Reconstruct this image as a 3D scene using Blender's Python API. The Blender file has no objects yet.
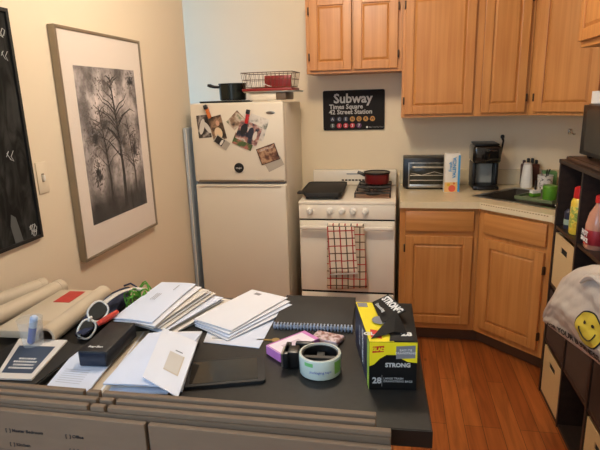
import bpy, bmesh, math, random
from mathutils import Vector, Matrix
random.seed(7)
PI = math.pi
SC = bpy.context.scene
COL = SC.collection

# ------------------------------------------------------------------ materials
def lin(c):
    return tuple((v/12.92 if v <= .04045 else ((v+.055)/1.055)**2.4) for v in c)
def rgb(r, g, b): return lin((r/255, g/255, b/255)) + (1,)
def base_mat(name):
    m = bpy.data.materials.new(name); m.use_nodes = True
    nt = m.node_tree
    return m, nt, nt.nodes['Principled BSDF']
def N(nt, typ, **kw):
    n = nt.nodes.new(typ)
    for k, v in kw.items():
        if k in n.inputs: n.inputs[k].default_value = v
        else: setattr(n, k, v)
    return n
def mat(name, c, rough=.5, metal=0., var=.05, scale=8., bump=0., stretch=(1,1,1), spec=.5, coat=0., trans=0., alpha=1.):
    """plain painted / moulded surface with a slight noise variation"""
    m, nt, b = base_mat(name)
    col = rgb(*c)
    tc = N(nt, 'ShaderNodeTexCoord'); mp = N(nt, 'ShaderNodeMapping'); mp.inputs['Scale'].default_value = stretch
    nt.links.new(tc.outputs['Object'], mp.inputs[0])
    no = N(nt, 'ShaderNodeTexNoise', Scale=scale, Detail=4.)
    nt.links.new(mp.outputs[0], no.inputs['Vector'])
    mx = N(nt, 'ShaderNodeMix', data_type='RGBA')
    mx.inputs[6].default_value = tuple(max(0, v*(1-var*2)) for v in col[:3])+(1,)
    mx.inputs[7].default_value = tuple(min(1, v*(1+var*2)) for v in col[:3])+(1,)
    nt.links.new(no.outputs['Fac'], mx.inputs[0]); nt.links.new(mx.outputs[2], b.inputs['Base Color'])
    b.inputs['Roughness'].default_value = rough; b.inputs['Metallic'].default_value = metal
    b.inputs['Specular IOR Level'].default_value = spec; b.inputs['Coat Weight'].default_value = coat
    b.inputs['Transmission Weight'].default_value = trans; b.inputs['Alpha'].default_value = alpha
    if bump:
        bp = N(nt, 'ShaderNodeBump', Strength=bump, Distance=.01)
        nt.links.new(no.outputs['Fac'], bp.inputs['Height']); nt.links.new(bp.outputs[0], b.inputs['Normal'])
    return m
def wood(name, c1, c2, axis=2, rough=.38, scale=1., rings=.3):
    m, nt, b = base_mat(name)
    tc = N(nt, 'ShaderNodeTexCoord')
    s = [55*scale]*3; s[axis] = 1.5*scale
    mp = N(nt, 'ShaderNodeMapping'); mp.inputs['Scale'].default_value = s
    nt.links.new(tc.outputs['Object'], mp.inputs[0])
    n1 = N(nt, 'ShaderNodeTexNoise', Scale=1., Detail=5., Distortion=.3)
    nt.links.new(mp.outputs[0], n1.inputs['Vector'])
    s2 = [4*scale]*3; s2[axis] = .35*scale
    mp2 = N(nt, 'ShaderNodeMapping'); mp2.inputs['Scale'].default_value = s2
    nt.links.new(tc.outputs['Object'], mp2.inputs[0])
    wv = N(nt, 'ShaderNodeTexWave', wave_type='RINGS', rings_direction='X' if axis != 0 else 'Y', Scale=2.2, Distortion=5., Detail=3.)
    nt.links.new(mp2.outputs[0], wv.inputs['Vector'])
    cr = N(nt, 'ShaderNodeValToRGB')
    cr.color_ramp.elements[0].position = .3; cr.color_ramp.elements[0].color = rgb(*c2)
    cr.color_ramp.elements[1].position = .68; cr.color_ramp.elements[1].color = rgb(*c1)
    ad = N(nt, 'ShaderNodeMath', operation='MULTIPLY_ADD'); ad.inputs[1].default_value = rings*.4
    nt.links.new(wv.outputs['Fac'], ad.inputs[0])
    sb = N(nt, 'ShaderNodeMath', operation='SUBTRACT'); nt.links.new(n1.outputs['Fac'], sb.inputs[0]); sb.inputs[1].default_value = rings*.2
    nt.links.new(sb.outputs[0], ad.inputs[2]); nt.links.new(ad.outputs[0], cr.inputs[0])
    nt.links.new(cr.outputs[0], b.inputs['Base Color'])
    b.inputs['Roughness'].default_value = rough
    bp = N(nt, 'ShaderNodeBump', Strength=.03, Distance=.002); nt.links.new(n1.outputs['Fac'], bp.inputs['Height']); nt.links.new(bp.outputs[0], b.inputs['Normal'])
    return m
def planks(name):
    m, nt, b = base_mat(name)
    tc = N(nt, 'ShaderNodeTexCoord'); mp = N(nt, 'ShaderNodeMapping'); mp.inputs['Rotation'].default_value = (0, 0, PI/2)
    nt.links.new(tc.outputs['Object'], mp.inputs[0])
    br = N(nt, 'ShaderNodeTexBrick', Scale=1.); br.offset = .37; br.offset_frequency = 3
    br.inputs['Brick Width'].default_value = 1.1; br.inputs['Row Height'].default_value = .083
    br.inputs['Mortar Size'].default_value = .0012; br.inputs['Bias'].default_value = 0
    br.inputs['Color1'].default_value = rgb(186,108,52); br.inputs['Color2'].default_value = rgb(160,84,38); br.inputs['Mortar'].default_value = rgb(70,34,16)
    nt.links.new(mp.outputs[0], br.inputs['Vector'])
    mp2 = N(nt, 'ShaderNodeMapping'); mp2.inputs['Scale'].default_value = (30, 2.2, 30)
    nt.links.new(tc.outputs['Object'], mp2.inputs[0])
    no = N(nt, 'ShaderNodeTexNoise', Scale=1., Detail=6., Distortion=1.2); nt.links.new(mp2.outputs[0], no.inputs['Vector'])
    cr = N(nt, 'ShaderNodeValToRGB'); cr.color_ramp.elements[0].position = .3; cr.color_ramp.elements[0].color = (.45, .40, .36, 1)
    cr.color_ramp.elements[1].position = .65; cr.color_ramp.elements[1].color = (1, 1, 1, 1)
    nt.links.new(no.outputs['Fac'], cr.inputs[0])
    mx = N(nt, 'ShaderNodeMix', data_type='RGBA', blend_type='MULTIPLY'); mx.inputs[0].default_value = .8
    nt.links.new(br.outputs['Color'], mx.inputs[6]); nt.links.new(cr.outputs[0], mx.inputs[7])
    # a few dark knots
    vo = N(nt, 'ShaderNodeTexVoronoi', Scale=2.6); mp3 = N(nt, 'ShaderNodeMapping'); mp3.inputs['Scale'].default_value = (1.6, .8, 1)
    nt.links.new(tc.outputs['Object'], mp3.inputs[0]); nt.links.new(mp3.outputs[0], vo.inputs['Vector'])
    kr = N(nt, 'ShaderNodeValToRGB'); kr.color_ramp.elements[0].position = .02; kr.color_ramp.elements[0].color = (.25, .18, .13, 1)
    kr.color_ramp.elements[1].position = .06; kr.color_ramp.elements[1].color = (1, 1, 1, 1)
    nt.links.new(vo.outputs['Distance'], kr.inputs[0])
    mx2 = N(nt, 'ShaderNodeMix', data_type='RGBA', blend_type='MULTIPLY'); mx2.inputs[0].default_value = 1
    nt.links.new(mx.outputs[2], mx2.inputs[6]); nt.links.new(kr.outputs[0], mx2.inputs[7])
    nt.links.new(mx2.outputs[2], b.inputs['Base Color']); b.inputs['Roughness'].default_value = .36
    return m
def patch(name, cols, scale=60, rough=.4, seedoff=0.):
    """blotchy print (a snapshot): noise pushed through several colours"""
    m, nt, b = base_mat(name)
    tc = N(nt, 'ShaderNodeTexCoord'); mp = N(nt, 'ShaderNodeMapping'); mp.inputs['Location'].default_value = (seedoff, seedoff*.7, 3*seedoff)
    nt.links.new(tc.outputs['Object'], mp.inputs[0])
    no = N(nt, 'ShaderNodeTexNoise', Scale=scale, Detail=2.5); nt.links.new(mp.outputs[0], no.inputs['Vector'])
    cr = N(nt, 'ShaderNodeValToRGB'); cr.color_ramp.interpolation = 'LINEAR'
    el = cr.color_ramp.elements
    n = len(cols); el[0].position = .32; el[0].color = rgb(*cols[0]); el[1].position = .68; el[1].color = rgb(*cols[-1])
    for i in range(1, n-1):
        e = el.new(.32+.36*i/(n-1)); e.color = rgb(*cols[i])
    nt.links.new(no.outputs['Fac'], cr.inputs[0]); nt.links.new(cr.outputs[0], b.inputs['Base Color'])
    b.inputs['Roughness'].default_value = rough
    return m
def glass(name, c=(235,240,240), rough=.03, alpha=.25):
    m, nt, b = base_mat(name)
    b.inputs['Base Color'].default_value = rgb(*c); b.inputs['Roughness'].default_value = rough
    b.inputs['Alpha'].default_value = alpha; b.inputs['IOR'].default_value = 1.45
    return m

M = {}
M['wall'] = mat('wall_paint', (232,217,192), .55, var=.02, scale=1.2)
M['wallk'] = mat('kitchen_wall_paint', (239,221,188), .55, var=.02, scale=1.2)
M['ceil'] = mat('ceiling_paint', (235,228,212), .7, var=.02)
M['floor'] = planks('oak_strip_floor')
M['trim'] = mat('trim_paint', (232,226,210), .4, var=.02)
OA, OB = (200,138,74), (184,120,60)
M['oak'] = wood('honey_oak_upright', OA, OB, 2)
M['oakx'] = wood('honey_oak_sideways', OA, OB, 0)
M['oaky'] = wood('honey_oak_lengthways', OA, OB, 1)
M['oakd'] = wood('oak_shadow_gap', (150,96,50), (120,72,36), 2, .5)
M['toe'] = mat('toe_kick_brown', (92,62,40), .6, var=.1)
M['cream'] = mat('cream_laminate', (226,208,170), .25, var=.04, scale=40)
M['fridge'] = mat('fridge_enamel', (230,219,200), .35, var=.01, bump=.02, scale=300)
M['white'] = mat('white_enamel', (240,230,212), .25, var=.01)
M['whitep'] = mat('white_plastic', (236,232,222), .4, var=.01)
M['black'] = mat('black_plastic', (20,19,18), .35, var=.1)
M['blackm'] = mat('matt_black', (26,25,24), .65, var=.15, scale=20)
M['iron'] = mat('cast_iron', (34,33,30), .55, var=.2, scale=40, bump=.1)
M['pan'] = mat('nonstick_pan', (44,44,40), .4, metal=.3, var=.1)
M['steel'] = mat('brushed_steel', (180,176,168), .3, metal=1., var=.05, stretch=(1,30,1))
M['chrome'] = mat('chrome', (215,212,205), .12, metal=1., var=.02)
M['bronze'] = mat('bronze_wire', (120,90,70), .35, metal=.8)
M['hinge'] = mat('dark_hinge', (70,48,30), .4, metal=.6)
M['red'] = mat('red_enamel', (106,22,22), .3, var=.05)
M['redp'] = mat('red_plastic', (196,34,34), .35, var=.04)
M['darkred'] = mat('dark_red_plastic', (140,36,34), .4, var=.05)
M['counter'] = mat('charcoal_laminate', (40,37,33), .5, var=.14, scale=60, spec=.3)
M['edge'] = mat('black_edge_band', (16,14,13), .4)
M['espresso'] = wood('espresso_shelf_board', (50,36,28), (34,24,19), 1, .45)
M['paper'] = mat('white_paper', (222,222,226), .7, var=.015, scale=12)
M['paper2'] = mat('cream_paper', (216,208,198), .7, var=.02, scale=12)
M['paper3'] = mat('bluish_white_paper', (212,218,232), .7, var=.02, scale=12)
M['kraft'] = mat('kraft_board', (120,98,76), .8, var=.05, scale=14, stretch=(1,1,5))
M['kraft2'] = mat('kraft_board_dark', (104,84,64), .8, var=.05, scale=14)
M['tube'] = mat('pale_kraft_paper', (198,182,158), .65, var=.03)
M['tubed'] = mat('tube_inside', (120,104,90), .8)
M['ink'] = mat('black_ink', (30,28,30), .6)
M['pale_lines'] = mat('pale_lines', (176,180,190), .7)
M['grey'] = mat('grey_print', (120,120,124), .6)
M['whiteink'] = mat('white_ink', (225,222,215), .5)
M['greyink'] = mat('grey_white_ink', (185,182,176), .5)
M['yellow'] = mat('yellow_print', (235,214,30), .35, var=.02)
M['yellowd'] = mat('mustard_print', (222,178,40), .4)
M['orange'] = mat('orange_print', (214,116,52), .4)
M['green'] = mat('green_plastic', (84,138,34), .35, var=.04)
M['teal'] = mat('muted_green_plastic', (92,138,84), .4)
M['navy'] = mat('navy_fabric', (34,40,66), .85, var=.2, scale=60, bump=.2)
M['blue'] = mat('blue_plastic', (38,70,170), .3)
M['pink'] = mat('magenta_carton', (204,124,186), .45, var=.05)
M['slate'] = mat('slate_blue_print', (62,74,92), .5, var=.04)
M['blk_card'] = mat('glossy_black_carton', (20,19,18), .55, spec=.15, var=.1)
M['navyc'] = mat('dark_blue_carton', (34,40,62), .35, var=.1)
M['brass'] = mat('brass', (176,150,96), .35, metal=.8)
M['glass'] = glass('clear_plastic', alpha=.13)
M['dglass'] = mat('dark_screen_glass', (24,22,20), .08, var=.02, coat=.4)
M['ovenglass'] = mat('toaster_oven_glass', (48,46,36), .15, var=.2)
M['bin'] = mat('beige_bin_fabric', (204,174,124), .85, var=.04, scale=120, bump=.1)
M['binb'] = mat('brown_bin_fabric', (66,46,34), .9, var=.08, scale=120)
M['bag'] = mat('shopping_bag_plastic', (190,176,160), .35, var=.06, scale=14, bump=.5)
M['chalk'] = mat('chalk', (200,200,196), .9)
M['silver'] = mat('champagne_metal_frame', (150,136,116), .35, metal=.55)
M['mboard'] = mat('picture_mat_board', (232,220,208), .5, var=.01)
M['dark'] = mat('dark_gap', (18,15,13), .8)

# ------------------------------------------------------------------ mesh builder
class B:
    def __init__(s): s.bm = bmesh.new()
    def _add(s, bm2, mtx=None):
        if mtx is not None: bm2.transform(mtx)
        me = bpy.data.meshes.new('tmp'); bm2.to_mesh(me); bm2.free()
        s.bm.from_mesh(me); bpy.data.meshes.remove(me); return s
    def box(s, x0, x1, y0, y1, z0, z1, bev=0., seg=2, mtx=None):
        b = bmesh.new(); bmesh.ops.create_cube(b, size=1)
        for v in b.verts:
            v.co = Vector(((x0+x1)/2+v.co.x*(x1-x0), (y0+y1)/2+v.co.y*(y1-y0), (z0+z1)/2+v.co.z*(z1-z0)))
        if bev: bmesh.ops.bevel(b, geom=b.edges[:], offset=bev, segments=seg, affect='EDGES', profile=.5)
        return s._add(b, mtx)
    def cyl(s, p, q, r, r2=None, seg=20, caps=True):
        p, q = Vector(p), Vector(q); d = q-p
        b = bmesh.new(); bmesh.ops.create_cone(b, segments=seg, radius1=r, radius2=r if r2 is None else r2, depth=d.length, cap_ends=caps)
        m = Matrix.Translation((p+q)/2) @ d.to_track_quat('Z', 'Y').to_matrix().to_4x4()
        return s._add(b, m)
    def tube(s, pts, r, seg=8, closed=False):
        pts = [Vector(p) for p in pts]; n = len(pts); rings = []
        b = s.bm; ref = None
        for i, p in enumerate(pts):
            if closed: t = pts[(i+1) % n]-pts[i-1]
            else: t = pts[min(i+1, n-1)]-pts[max(i-1, 0)]
            t.normalize()
            if ref is None: ref = Vector((0,0,1)) if abs(t.z) < .9 else Vector((1,0,0))
            a = t.cross(ref)
            if a.length < 1e-4: a = t.cross(Vector((.3,.9,.1)))
            a.normalize(); c = t.cross(a).normalized(); ref = -c if False else c.cross(t)*0+c
            rr = r[i] if isinstance(r, (list, tuple)) else r
            rings.append([b.verts.new(p+(a*math.cos(2*PI*k/seg)+c*math.sin(2*PI*k/seg))*rr) for k in range(seg)])
            ref = c
        m = n if closed else n-1
        for i in range(m):
            A, C = rings[i], rings[(i+1) % n]
            # best rotation to avoid twist
            best = min(range(seg), key=lambda o: sum((A[k].co-C[(k+o) % seg].co).length for k in range(0, seg, 2)))
            for k in range(seg):
                b.faces.new((A[k], A[(k+1) % seg], C[(k+1+best) % seg], C[(k+best) % seg]))
        if not closed:
            b.faces.new(rings[0][::-1]); b.faces.new(rings[-1])
        return s
    def lathe(s, prof, c=(0,0,0), seg=28, mtx=None, caps=True):
        b = bmesh.new(); rings = []
        for r, z in prof:
            rings.append([b.verts.new((r*math.cos(2*PI*k/seg), r*math.sin(2*PI*k/seg), z)) for k in range(seg)])
        for A, C in zip(rings, rings[1:]):
            for k in range(seg): b.faces.new((A[k], A[(k+1) % seg], C[(k+1) % seg], C[k]))
        if caps:
            b.faces.new(rings[0][::-1]); b.faces.new(rings[-1])
        m = Matrix.Translation(c) if mtx is None else mtx
        return s._add(b, m)
    def prism(s, poly, z0, z1, mtx=None, bev=0.):
        b = bmesh.new()
        lo = [b.verts.new((x, y, z0)) for x, y in poly]; hi = [b.verts.new((x, y, z1)) for x, y in poly]
        b.faces.new(lo[::-1]); b.faces.new(hi); n = len(poly)
        for i in range(n): b.faces.new((lo[i], lo[(i+1) % n], hi[(i+1) % n], hi[i]))
        if bev: bmesh.ops.bevel(b, geom=b.edges[:], offset=bev, segments=2, affect='EDGES', profile=.5)
        return s._add(b, mtx)
    def slab(s, top, th):
        """four 3-D corners of the upper face, thickened downwards"""
        b = bmesh.new()
        hi = [b.verts.new(p) for p in top]; lo = [b.verts.new((p[0], p[1], p[2]-th)) for p in top]
        n = len(top); b.faces.new(hi); b.faces.new(lo[::-1])
        for i in range(n): b.faces.new((lo[i], lo[(i+1) % n], hi[(i+1) % n], hi[i]))
        return s._add(b)
    def grid(s, f, nu, nv, closed_u=False):
        vs = [[s.bm.verts.new(f(i/nu, j/nv)) for j in range(nv+1)] for i in range(nu+1)]
        for i in range(nu):
            for j in range(nv): s.bm.faces.new((vs[i][j], vs[i+1][j], vs[i+1][j+1], vs[i][j+1]))
        return s
def put(name, b, m, parent=None, loc=None, rot=None, smooth=True, label=None, solid=0.):
    me = bpy.data.meshes.new(name)
    bmesh.ops.remove_doubles(b.bm, verts=b.bm.verts, dist=1e-6)
    bmesh.ops.recalc_face_normals(b.bm, faces=b.bm.faces)
    if smooth:
        for f in b.bm.faces: f.smooth = True
        for e in b.bm.edges:
            if len(e.link_faces) == 2 and e.calc_face_angle(0) > math.radians(32): e.smooth = False
    b.bm.to_mesh(me); b.bm.free()
    me.materials.append(M[m] if isinstance(m, str) else m)
    o = bpy.data.objects.new(name, me); COL.objects.link(o)
    if parent: o.parent = parent
    if loc: o.location = loc
    if rot: o.rotation_euler = rot
    if label: o['label'] = label
    if solid:
        md = o.modifiers.new('thick', 'SOLIDIFY'); md.thickness = solid
    return o
def thing(name, label, cat, loc=(0,0,0), rz=0., group=None):
    o = bpy.data.objects.new(name, None); COL.objects.link(o); o.empty_display_size = .05
    o.location = loc; o.rotation_euler = (0, 0, rz); o['label'] = label; o['category'] = cat
    if group: o['group'] = group
    return o
def tag(o, label, cat, group=None):
    o['label'] = label; o['category'] = cat
    if group: o['group'] = group
    return o
def struct(name, b, m, **k):
    o = put(name, b, m, smooth=False, **k); o['kind'] = 'structure'; return o
def text(name, s, size, m, parent, mtx, depth=.0006, bold=.0, align='CENTER', warp=None, sx=1., res=2):
    cu = bpy.data.curves.new(name, 'FONT'); cu.body = s; cu.size = size; cu.extrude = depth; cu.align_x = align; cu.align_y = 'CENTER'
    cu.offset = bold; cu.resolution_u = res
    t = bpy.data.objects.new(name, cu); COL.objects.link(t)
    dg = bpy.context.evaluated_depsgraph_get(); dg.update()
    me = bpy.data.meshes.new_from_object(t.evaluated_get(dg))
    bpy.data.objects.remove(t); bpy.data.curves.remove(cu)
    me.transform(Matrix.Diagonal((sx, 1, 1, 1)))
    if warp:
        for v in me.vertices: v.co = warp(v.co)
    me.materials.clear(); me.materials.append(M[m] if isinstance(m, str) else m)
    if not warp: me.transform(mtx)
    o = bpy.data.objects.new(name, me); COL.objects.link(o)
    if parent: o.parent = parent
    return o
def lerp(a, b_, u): return a+(b_-a)*u
def frame(origin, xdir, ydir):
    """matrix whose x,y axes lie in the given directions"""
    x = Vector(xdir).normalized(); y = Vector(ydir); y = (y-x*y.dot(x)).normalized(); z = x.cross(y)
    m = Matrix((x, y, z)).transposed().to_4x4(); m.translation = Vector(origin); return m
def copy_tree(o, parent=None):
    c = o.copy(); COL.objects.link(c); c.parent = parent
    for ch in list(o.children): copy_tree(ch, c)
    return c

# ------------------------------------------------------------------ camera
CAMH = 1.5308
def camera():
    f, yaw, pitch, roll = 506.66, -.1944, -.2465, .0304
    fw = Vector((math.sin(yaw)*math.cos(pitch), math.cos(yaw)*math.cos(pitch), math.sin(pitch)))
    r = Vector((math.cos(yaw), -math.sin(yaw), 0)); u = r.cross(fw)
    c, s = math.cos(roll), math.sin(roll)
    r2, u2 = c*r-s*u, s*r+c*u
    m = Matrix((r2, u2, -fw)).transposed().to_4x4(); m.translation = (0, 0, CAMH)
    cd = bpy.data.cameras.new('camera'); cd.sensor_width = 36; cd.lens = f*36/600; cd.clip_start = .02
    co = bpy.data.objects.new('camera', cd); COL.objects.link(co); co.matrix_world = m; SC.camera = co
camera()

# ------------------------------------------------------------------ room shell
XL, XR, YB, YR, ZC = -1.35, 1.38, 3.64, -1.6, 2.5
struct('floor', B().box(-2.7, XR+.1, YR-.1, YB+.1, -.06, 0), 'floor')
struct('ceiling', B().box(-2.7, XR+.1, YR-.1, YB+.1, ZC, ZC+.06), 'ceil')
struct('wall_back', B().box(-2.7, XR+.1, YB, YB+.1, 0, ZC), 'wallk')
struct('wall_right', B().box(XR, XR+.1, YR-.1, YB, 0, ZC), 'wallk')
# left wall: nearer stretch stands 6 mm proud (seam by the light switch), far end rounded
wl = B().box(XL-.12, XL+.006, YR, -.75, 0, ZC).box(XL-.12, XL+.006, .15, 1.685, 0, ZC).box(XL-.12, XL+.006, -.75, .15, 0, 1.2).box(XL-.12, XL+.006, -.75, .15, 2.3, ZC).prism([(XL-.12, 1.685), (XL, 1.685), (XL, 3.235), (XL-.004, 3.246), (XL-.012, 3.252), (XL-.024, 3.255), (XL-.12, 3.255)], 0, ZC)
struct('wall_left', wl, 'wall')
struct('wall_alcove', B().box(-2.7, -2.6, 1.9, YB, 0, .9).box(-2.7, -2.6, 1.9, YB, 2.1, ZC).box(-2.7, -2.6, 1.9, 2.15, .9, 2.1).box(-2.7, -2.6, 3.25, YB, .9, 2.1)
       .box(-2.7, XL-.12, 1.8, 1.9, 0, ZC), 'wall')
# rear wall behind the camera with its window
struct('wall_rear', B().box(-1.5, XR, YR-.1, YR, 0, .8).box(-1.5, XR, YR-.1, YR, 2.2, ZC).box(-1.5, -1.15, YR-.1, YR, .8, 2.2).box(.05, XR, YR-.1, YR, .8, 2.2), 'wall')
w = B()
for a, b_ in ((-1.15, -1.1), (0, .05), (-.575, -.535)): w.box(a, b_, YR-.08, YR-.02, .8, 2.2)
for a, b_ in ((.8, .86), (2.14, 2.2), (1.47, 1.52)): w.box(-1.15, .05, YR-.08, YR-.02, a, b_)
o = struct('window_1', w, 'trim')
w = B()
for a, b_ in ((2.15, 2.2), (3.2, 3.25)): w.box(-2.68, -2.62, a, b_, .9, 2.1)
for a, b_ in ((.9, .95), (2.05, 2.1), (1.48, 1.52)): w.box(-2.68, -2.62, 2.15, 3.25, a, b_)
struct('window_2', w, 'trim')
w = B()
for a, b_ in ((-.75, -.70), (.10, .15), (-.32, -.28)): w.box(XL-.07, XL-.02, a, b_, 1.2, 2.3)
for a, b_ in ((1.2, 1.25), (2.25, 2.3), (1.73, 1.77)): w.box(XL-.07, XL-.02, -.75, .15, a, b_)
struct('window_3', w, 'trim')
struct('baseboard_left', B().box(XL, XL+.012, 1.7, 3.16, 0, .09), 'trim')

t = thing('blue_light_panel', 'pale blue-grey panel added to paint the blue light left of the refrigerator', 'board', (XL+.004, 3.07, .0))  # added panel; its pale blue paints light reflected on the wall end
put('panel', B().box(0, .018, 0, .17, 0, 1.365, .006), mat('blue_light_paint', (178,184,190), .4, var=.03), t)
put('light_panel_edge', B().box(.0182, .021, .004, .012, .01, 1.355), 'whitep', t)

# ------------------------------------------------------------------ cabinet helpers
def door_panel(w, h, t=.02, st=.05):
    """raised-panel door in local coords: x across, y depth (front at y=0, back at y=t), z up"""
    b = B()
    b.box(0, st, 0, t, 0, h, .003).box(w-st, w, 0, t, 0, h, .003)
    b.box(st, w-st, 0, t, 0, st, .003).box(st, w-st, 0, t, h-st, h, .003)
    # groove floor and the raised centre field with chamfer
    b.box(st-.002, w-st+.002, .011, t-.002, st-.002, h-st+.002)
    bm = bmesh.new(); g = .004; c = .013
    o_ = [(st+g, st+g), (w-st-g, st+g), (w-st-g, h-st-g), (st+g, h-st-g)]
    i_ = [(st+g+c, st+g+c), (w-st-g-c, st+g+c), (w-st-g-c, h-st-g-c), (st+g+c, h-st-g-c)]
    O = [bm.verts.new((x, .0115, z)) for x, z in o_]; I = [bm.verts.new((x, .003, z)) for x, z in i_]
    bm.faces.new(I)
    for k in range(4): bm.faces.new((O[k], O[(k+1) % 4], I[(k+1) % 4], I[k]))
    b._add(bm)
    return b
def add_door(parent, x, z, w, h, hinge=None, y=-.02, knob=False, st=.05):
    d = put('door', door_panel(w, h, st=st), 'oak', parent, loc=(x, y, z), smooth=False)
    if hinge:
        for hz in (.06, h-.1):
            hx = -.004 if hinge == 'L' else w+.004
            b = B().box(hx-.005, hx+.005, -.003, .018, hz, hz+.045, .002)
            put('hinge', b, 'hinge', d)
    return d
def carcass(parent, w, d, z0, z1, frame_w=.035, m='oak', shelf=None, rails=()):
    put('body', B().box(0, w, .02, d, z0, z1), m, parent, smooth=False)
    for a in (0, w-frame_w): put('frame_stile', B().box(a, a+frame_w, 0, .0198, z0, z1), m, parent, smooth=False)
    for a in [z0+frame_w/2, z1-frame_w/2]+list(rails):
        put('frame_rail', B().box(frame_w+.0002, w-frame_w-.0002, 0, .0198, a-frame_w/2, a+frame_w/2), 'oakx', parent, smooth=False)

# ------------------------------------------------------------------ upper cabinets
YU = 3.312
ZT = 2.16
t = thing('wall_cabinet', 'short oak wall cabinet with two panelled doors, above the stove', 'cabinet', (-.578, YU, 0))
carcass(t, .592, YB-YU-.001, 1.672, ZT)
add_door(t, .024, 1.69, .262, .43, 'L'); add_door(t, .298, 1.69, .268, .43, 'R')
t = thing('wall_cabinet', 'tall oak wall cabinet with one wide door, hanging over the toaster oven', 'cabinet', (.0155, YU, 0))
carcass(t, .4345, YB-YU-.001, 1.388, ZT)
add_door(t, .018, 1.408, .404, .715, 'L')
t = thing('wall_cabinet', 'tall narrow oak wall cabinet hanging over the coffee maker', 'cabinet', (.451, YU, 0))
carcass(t, .311, YB-YU-.001, 1.388, ZT)
add_door(t, .036, 1.408, .252, .715, 'R')
t = thing('wall_cabinet', 'oak corner wall cabinet with a wide angled door over the sink', 'cabinet')
P5 = [(.7625, YB-.001), (.7625, YU+.02), (.765, YU), (1.07, 3.007), (XR-.001, 3.007), (XR-.001, YB-.001)]
put('body', B().prism(P5, 1.388, ZT), 'oak', t, smooth=False)
L = .43
q = put('door', door_panel(L-.07, .715), 'oak', t, loc=(.765+.028-.0145, YU-.028-.0145, 1.408), rot=(0, 0, -PI/4), smooth=False)
put('hinge', B().box(-.009, .001, -.003, .018, .06, .105, .002), 'hinge', q)
put('hinge', B().box(-.009, .001, -.003, .018, .615, .66, .002), 'hinge', q)
t = thing('wall_cabinet', 'deep oak cabinet on the right wall, high over the dark shelf unit', 'cabinet', (.775, 2.525, 0), -PI/2)
carcass(t, .9, .604, 1.705, ZT)
add_door(t, .022, 1.728, .42, .40, None); add_door(t, .455, 1.728, .42, .40, None)

# ------------------------------------------------------------------ base cabinets
t = thing('base_cabinet', 'oak base cabinet with a drawer over one door, beside the stove', 'cabinet', (.018, 3.03, 0))
carcass(t, .455, .609, .1, .875, rails=(.716,))
add_door(t, .035, .142, .39, .56, 'L')
d = put('drawer', B().box(0, .392, -.02, 0, 0, .122, .005), 'oakx', t, loc=(.034, 0, .734))
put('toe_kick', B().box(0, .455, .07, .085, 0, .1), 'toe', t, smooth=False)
t = thing('base_cabinet', 'angled oak corner base cabinet under the sink', 'cabinet')
P6 = [(.475, YB-.001), (.475, 3.03), (.479, 3.03), (.80, 2.709), (.80, 2.585), (XR-.001, 2.585), (XR-.001, YB-.001)]
# hollow above z .7 so that the sink bowl has room
put('body', B().prism(P6, .1, .72), 'oak', t, smooth=False)
rim = B()
rim.prism([(.475, YB-.001), (.475, 3.03), (.479, 3.03), (.493, 3.044), (.493, YB-.001)], .72, .875)
rim.prism([(.479, 3.03), (.80, 2.709), (.814, 2.723), (.493, 3.044)], .72, .875)
rim.prism([(.80, 2.709), (.80, 2.585), (.82, 2.585), (.82, 2.715), (.814, 2.723)], .72, .875)
put('upper_frame', rim, 'oak', t, smooth=False)
d = put('door', door_panel(.375, .56), 'oak', t, loc=(.479+.028-.0142, 3.03-.028-.0142, .142), rot=(0, 0, -PI/4), smooth=False)
put('hinge', B().box(.374, .384, -.003, .018, .06, .105, .002), 'hinge', d); put('hinge', B().box(.374, .384, -.003, .018, .44, .485, .002), 'hinge', d)
put('drawer_front', B().box(0, .378, -.02, 0, 0, .122, .005), 'oakx', t, loc=(.507, 3.002, .734), rot=(0, 0, -PI/4))
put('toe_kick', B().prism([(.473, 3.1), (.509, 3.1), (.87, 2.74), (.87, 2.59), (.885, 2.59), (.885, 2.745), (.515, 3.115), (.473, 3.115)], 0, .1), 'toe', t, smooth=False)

# worktop with the sink cut-out
A = Vector((.475, 3.185)); U = Vector((.7071, -.7071)); V = Vector((.7071, .7071)); SL, SW = .54, .40
hole = [A, A+U*SL, A+U*SL+V*SW, A+V*SW]
outer = [(.016, YB-.001), (.016, 3.003), (.469, 3.003), (.776, 2.696), (.776, 2.578), (XR-.001, 2.578), (XR-.001, YB-.001)]
def holed(outer, hole, z0, z1):
    bm = bmesh.new()
    loops = {}
    for z in (z0, z1):
        es = []
        for key, lp in (('o', outer), ('h', hole)):
            vs = [bm.verts.new((p[0], p[1], z)) for p in lp]; loops[key, z] = vs
            es += [bm.edges.new((vs[i], vs[(i+1) % len(vs)])) for i in range(len(vs))]
        bmesh.ops.triangle_fill(bm, use_beauty=True, use_dissolve=False, edges=es)
    for key in 'oh':
        a, c = loops[key, z0], loops[key, z1]; n = len(a)
        for i in range(n): bm.faces.new((a[i], a[(i+1) % n], c[(i+1) % n], c[i]))
    return bm
t = thing('kitchen_worktop', 'cream laminate worktop turning the corner past the sink', 'worktop')
put('top', B()._add(holed(outer, hole, .876, .914)), 'cream', t, smooth=False)
bs = B().box(.016, XR-.02, YB-.02, YB-.001, .9145, 1.016, .003).box(XR-.02, XR-.001, 2.578, YB-.02, .9145, 1.016, .003)
put('backsplash', bs, 'cream', t, smooth=False)
dots = B()
for k in range(26):
    c = Vector((.469, 3.003, .9045))+Vector((.7071, -.7071, 0))*(.014+k*.0158)
    dots.box(-.004, .004, -.0012, .0, -.0025, .0025, mtx=Matrix.Translation(c) @ Matrix.Rotation(-PI/4, 4, 'Z'))
put('dotted_edge_strip', dots, mat('edge_dots', (150,120,80), .5), t, smooth=False)
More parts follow.
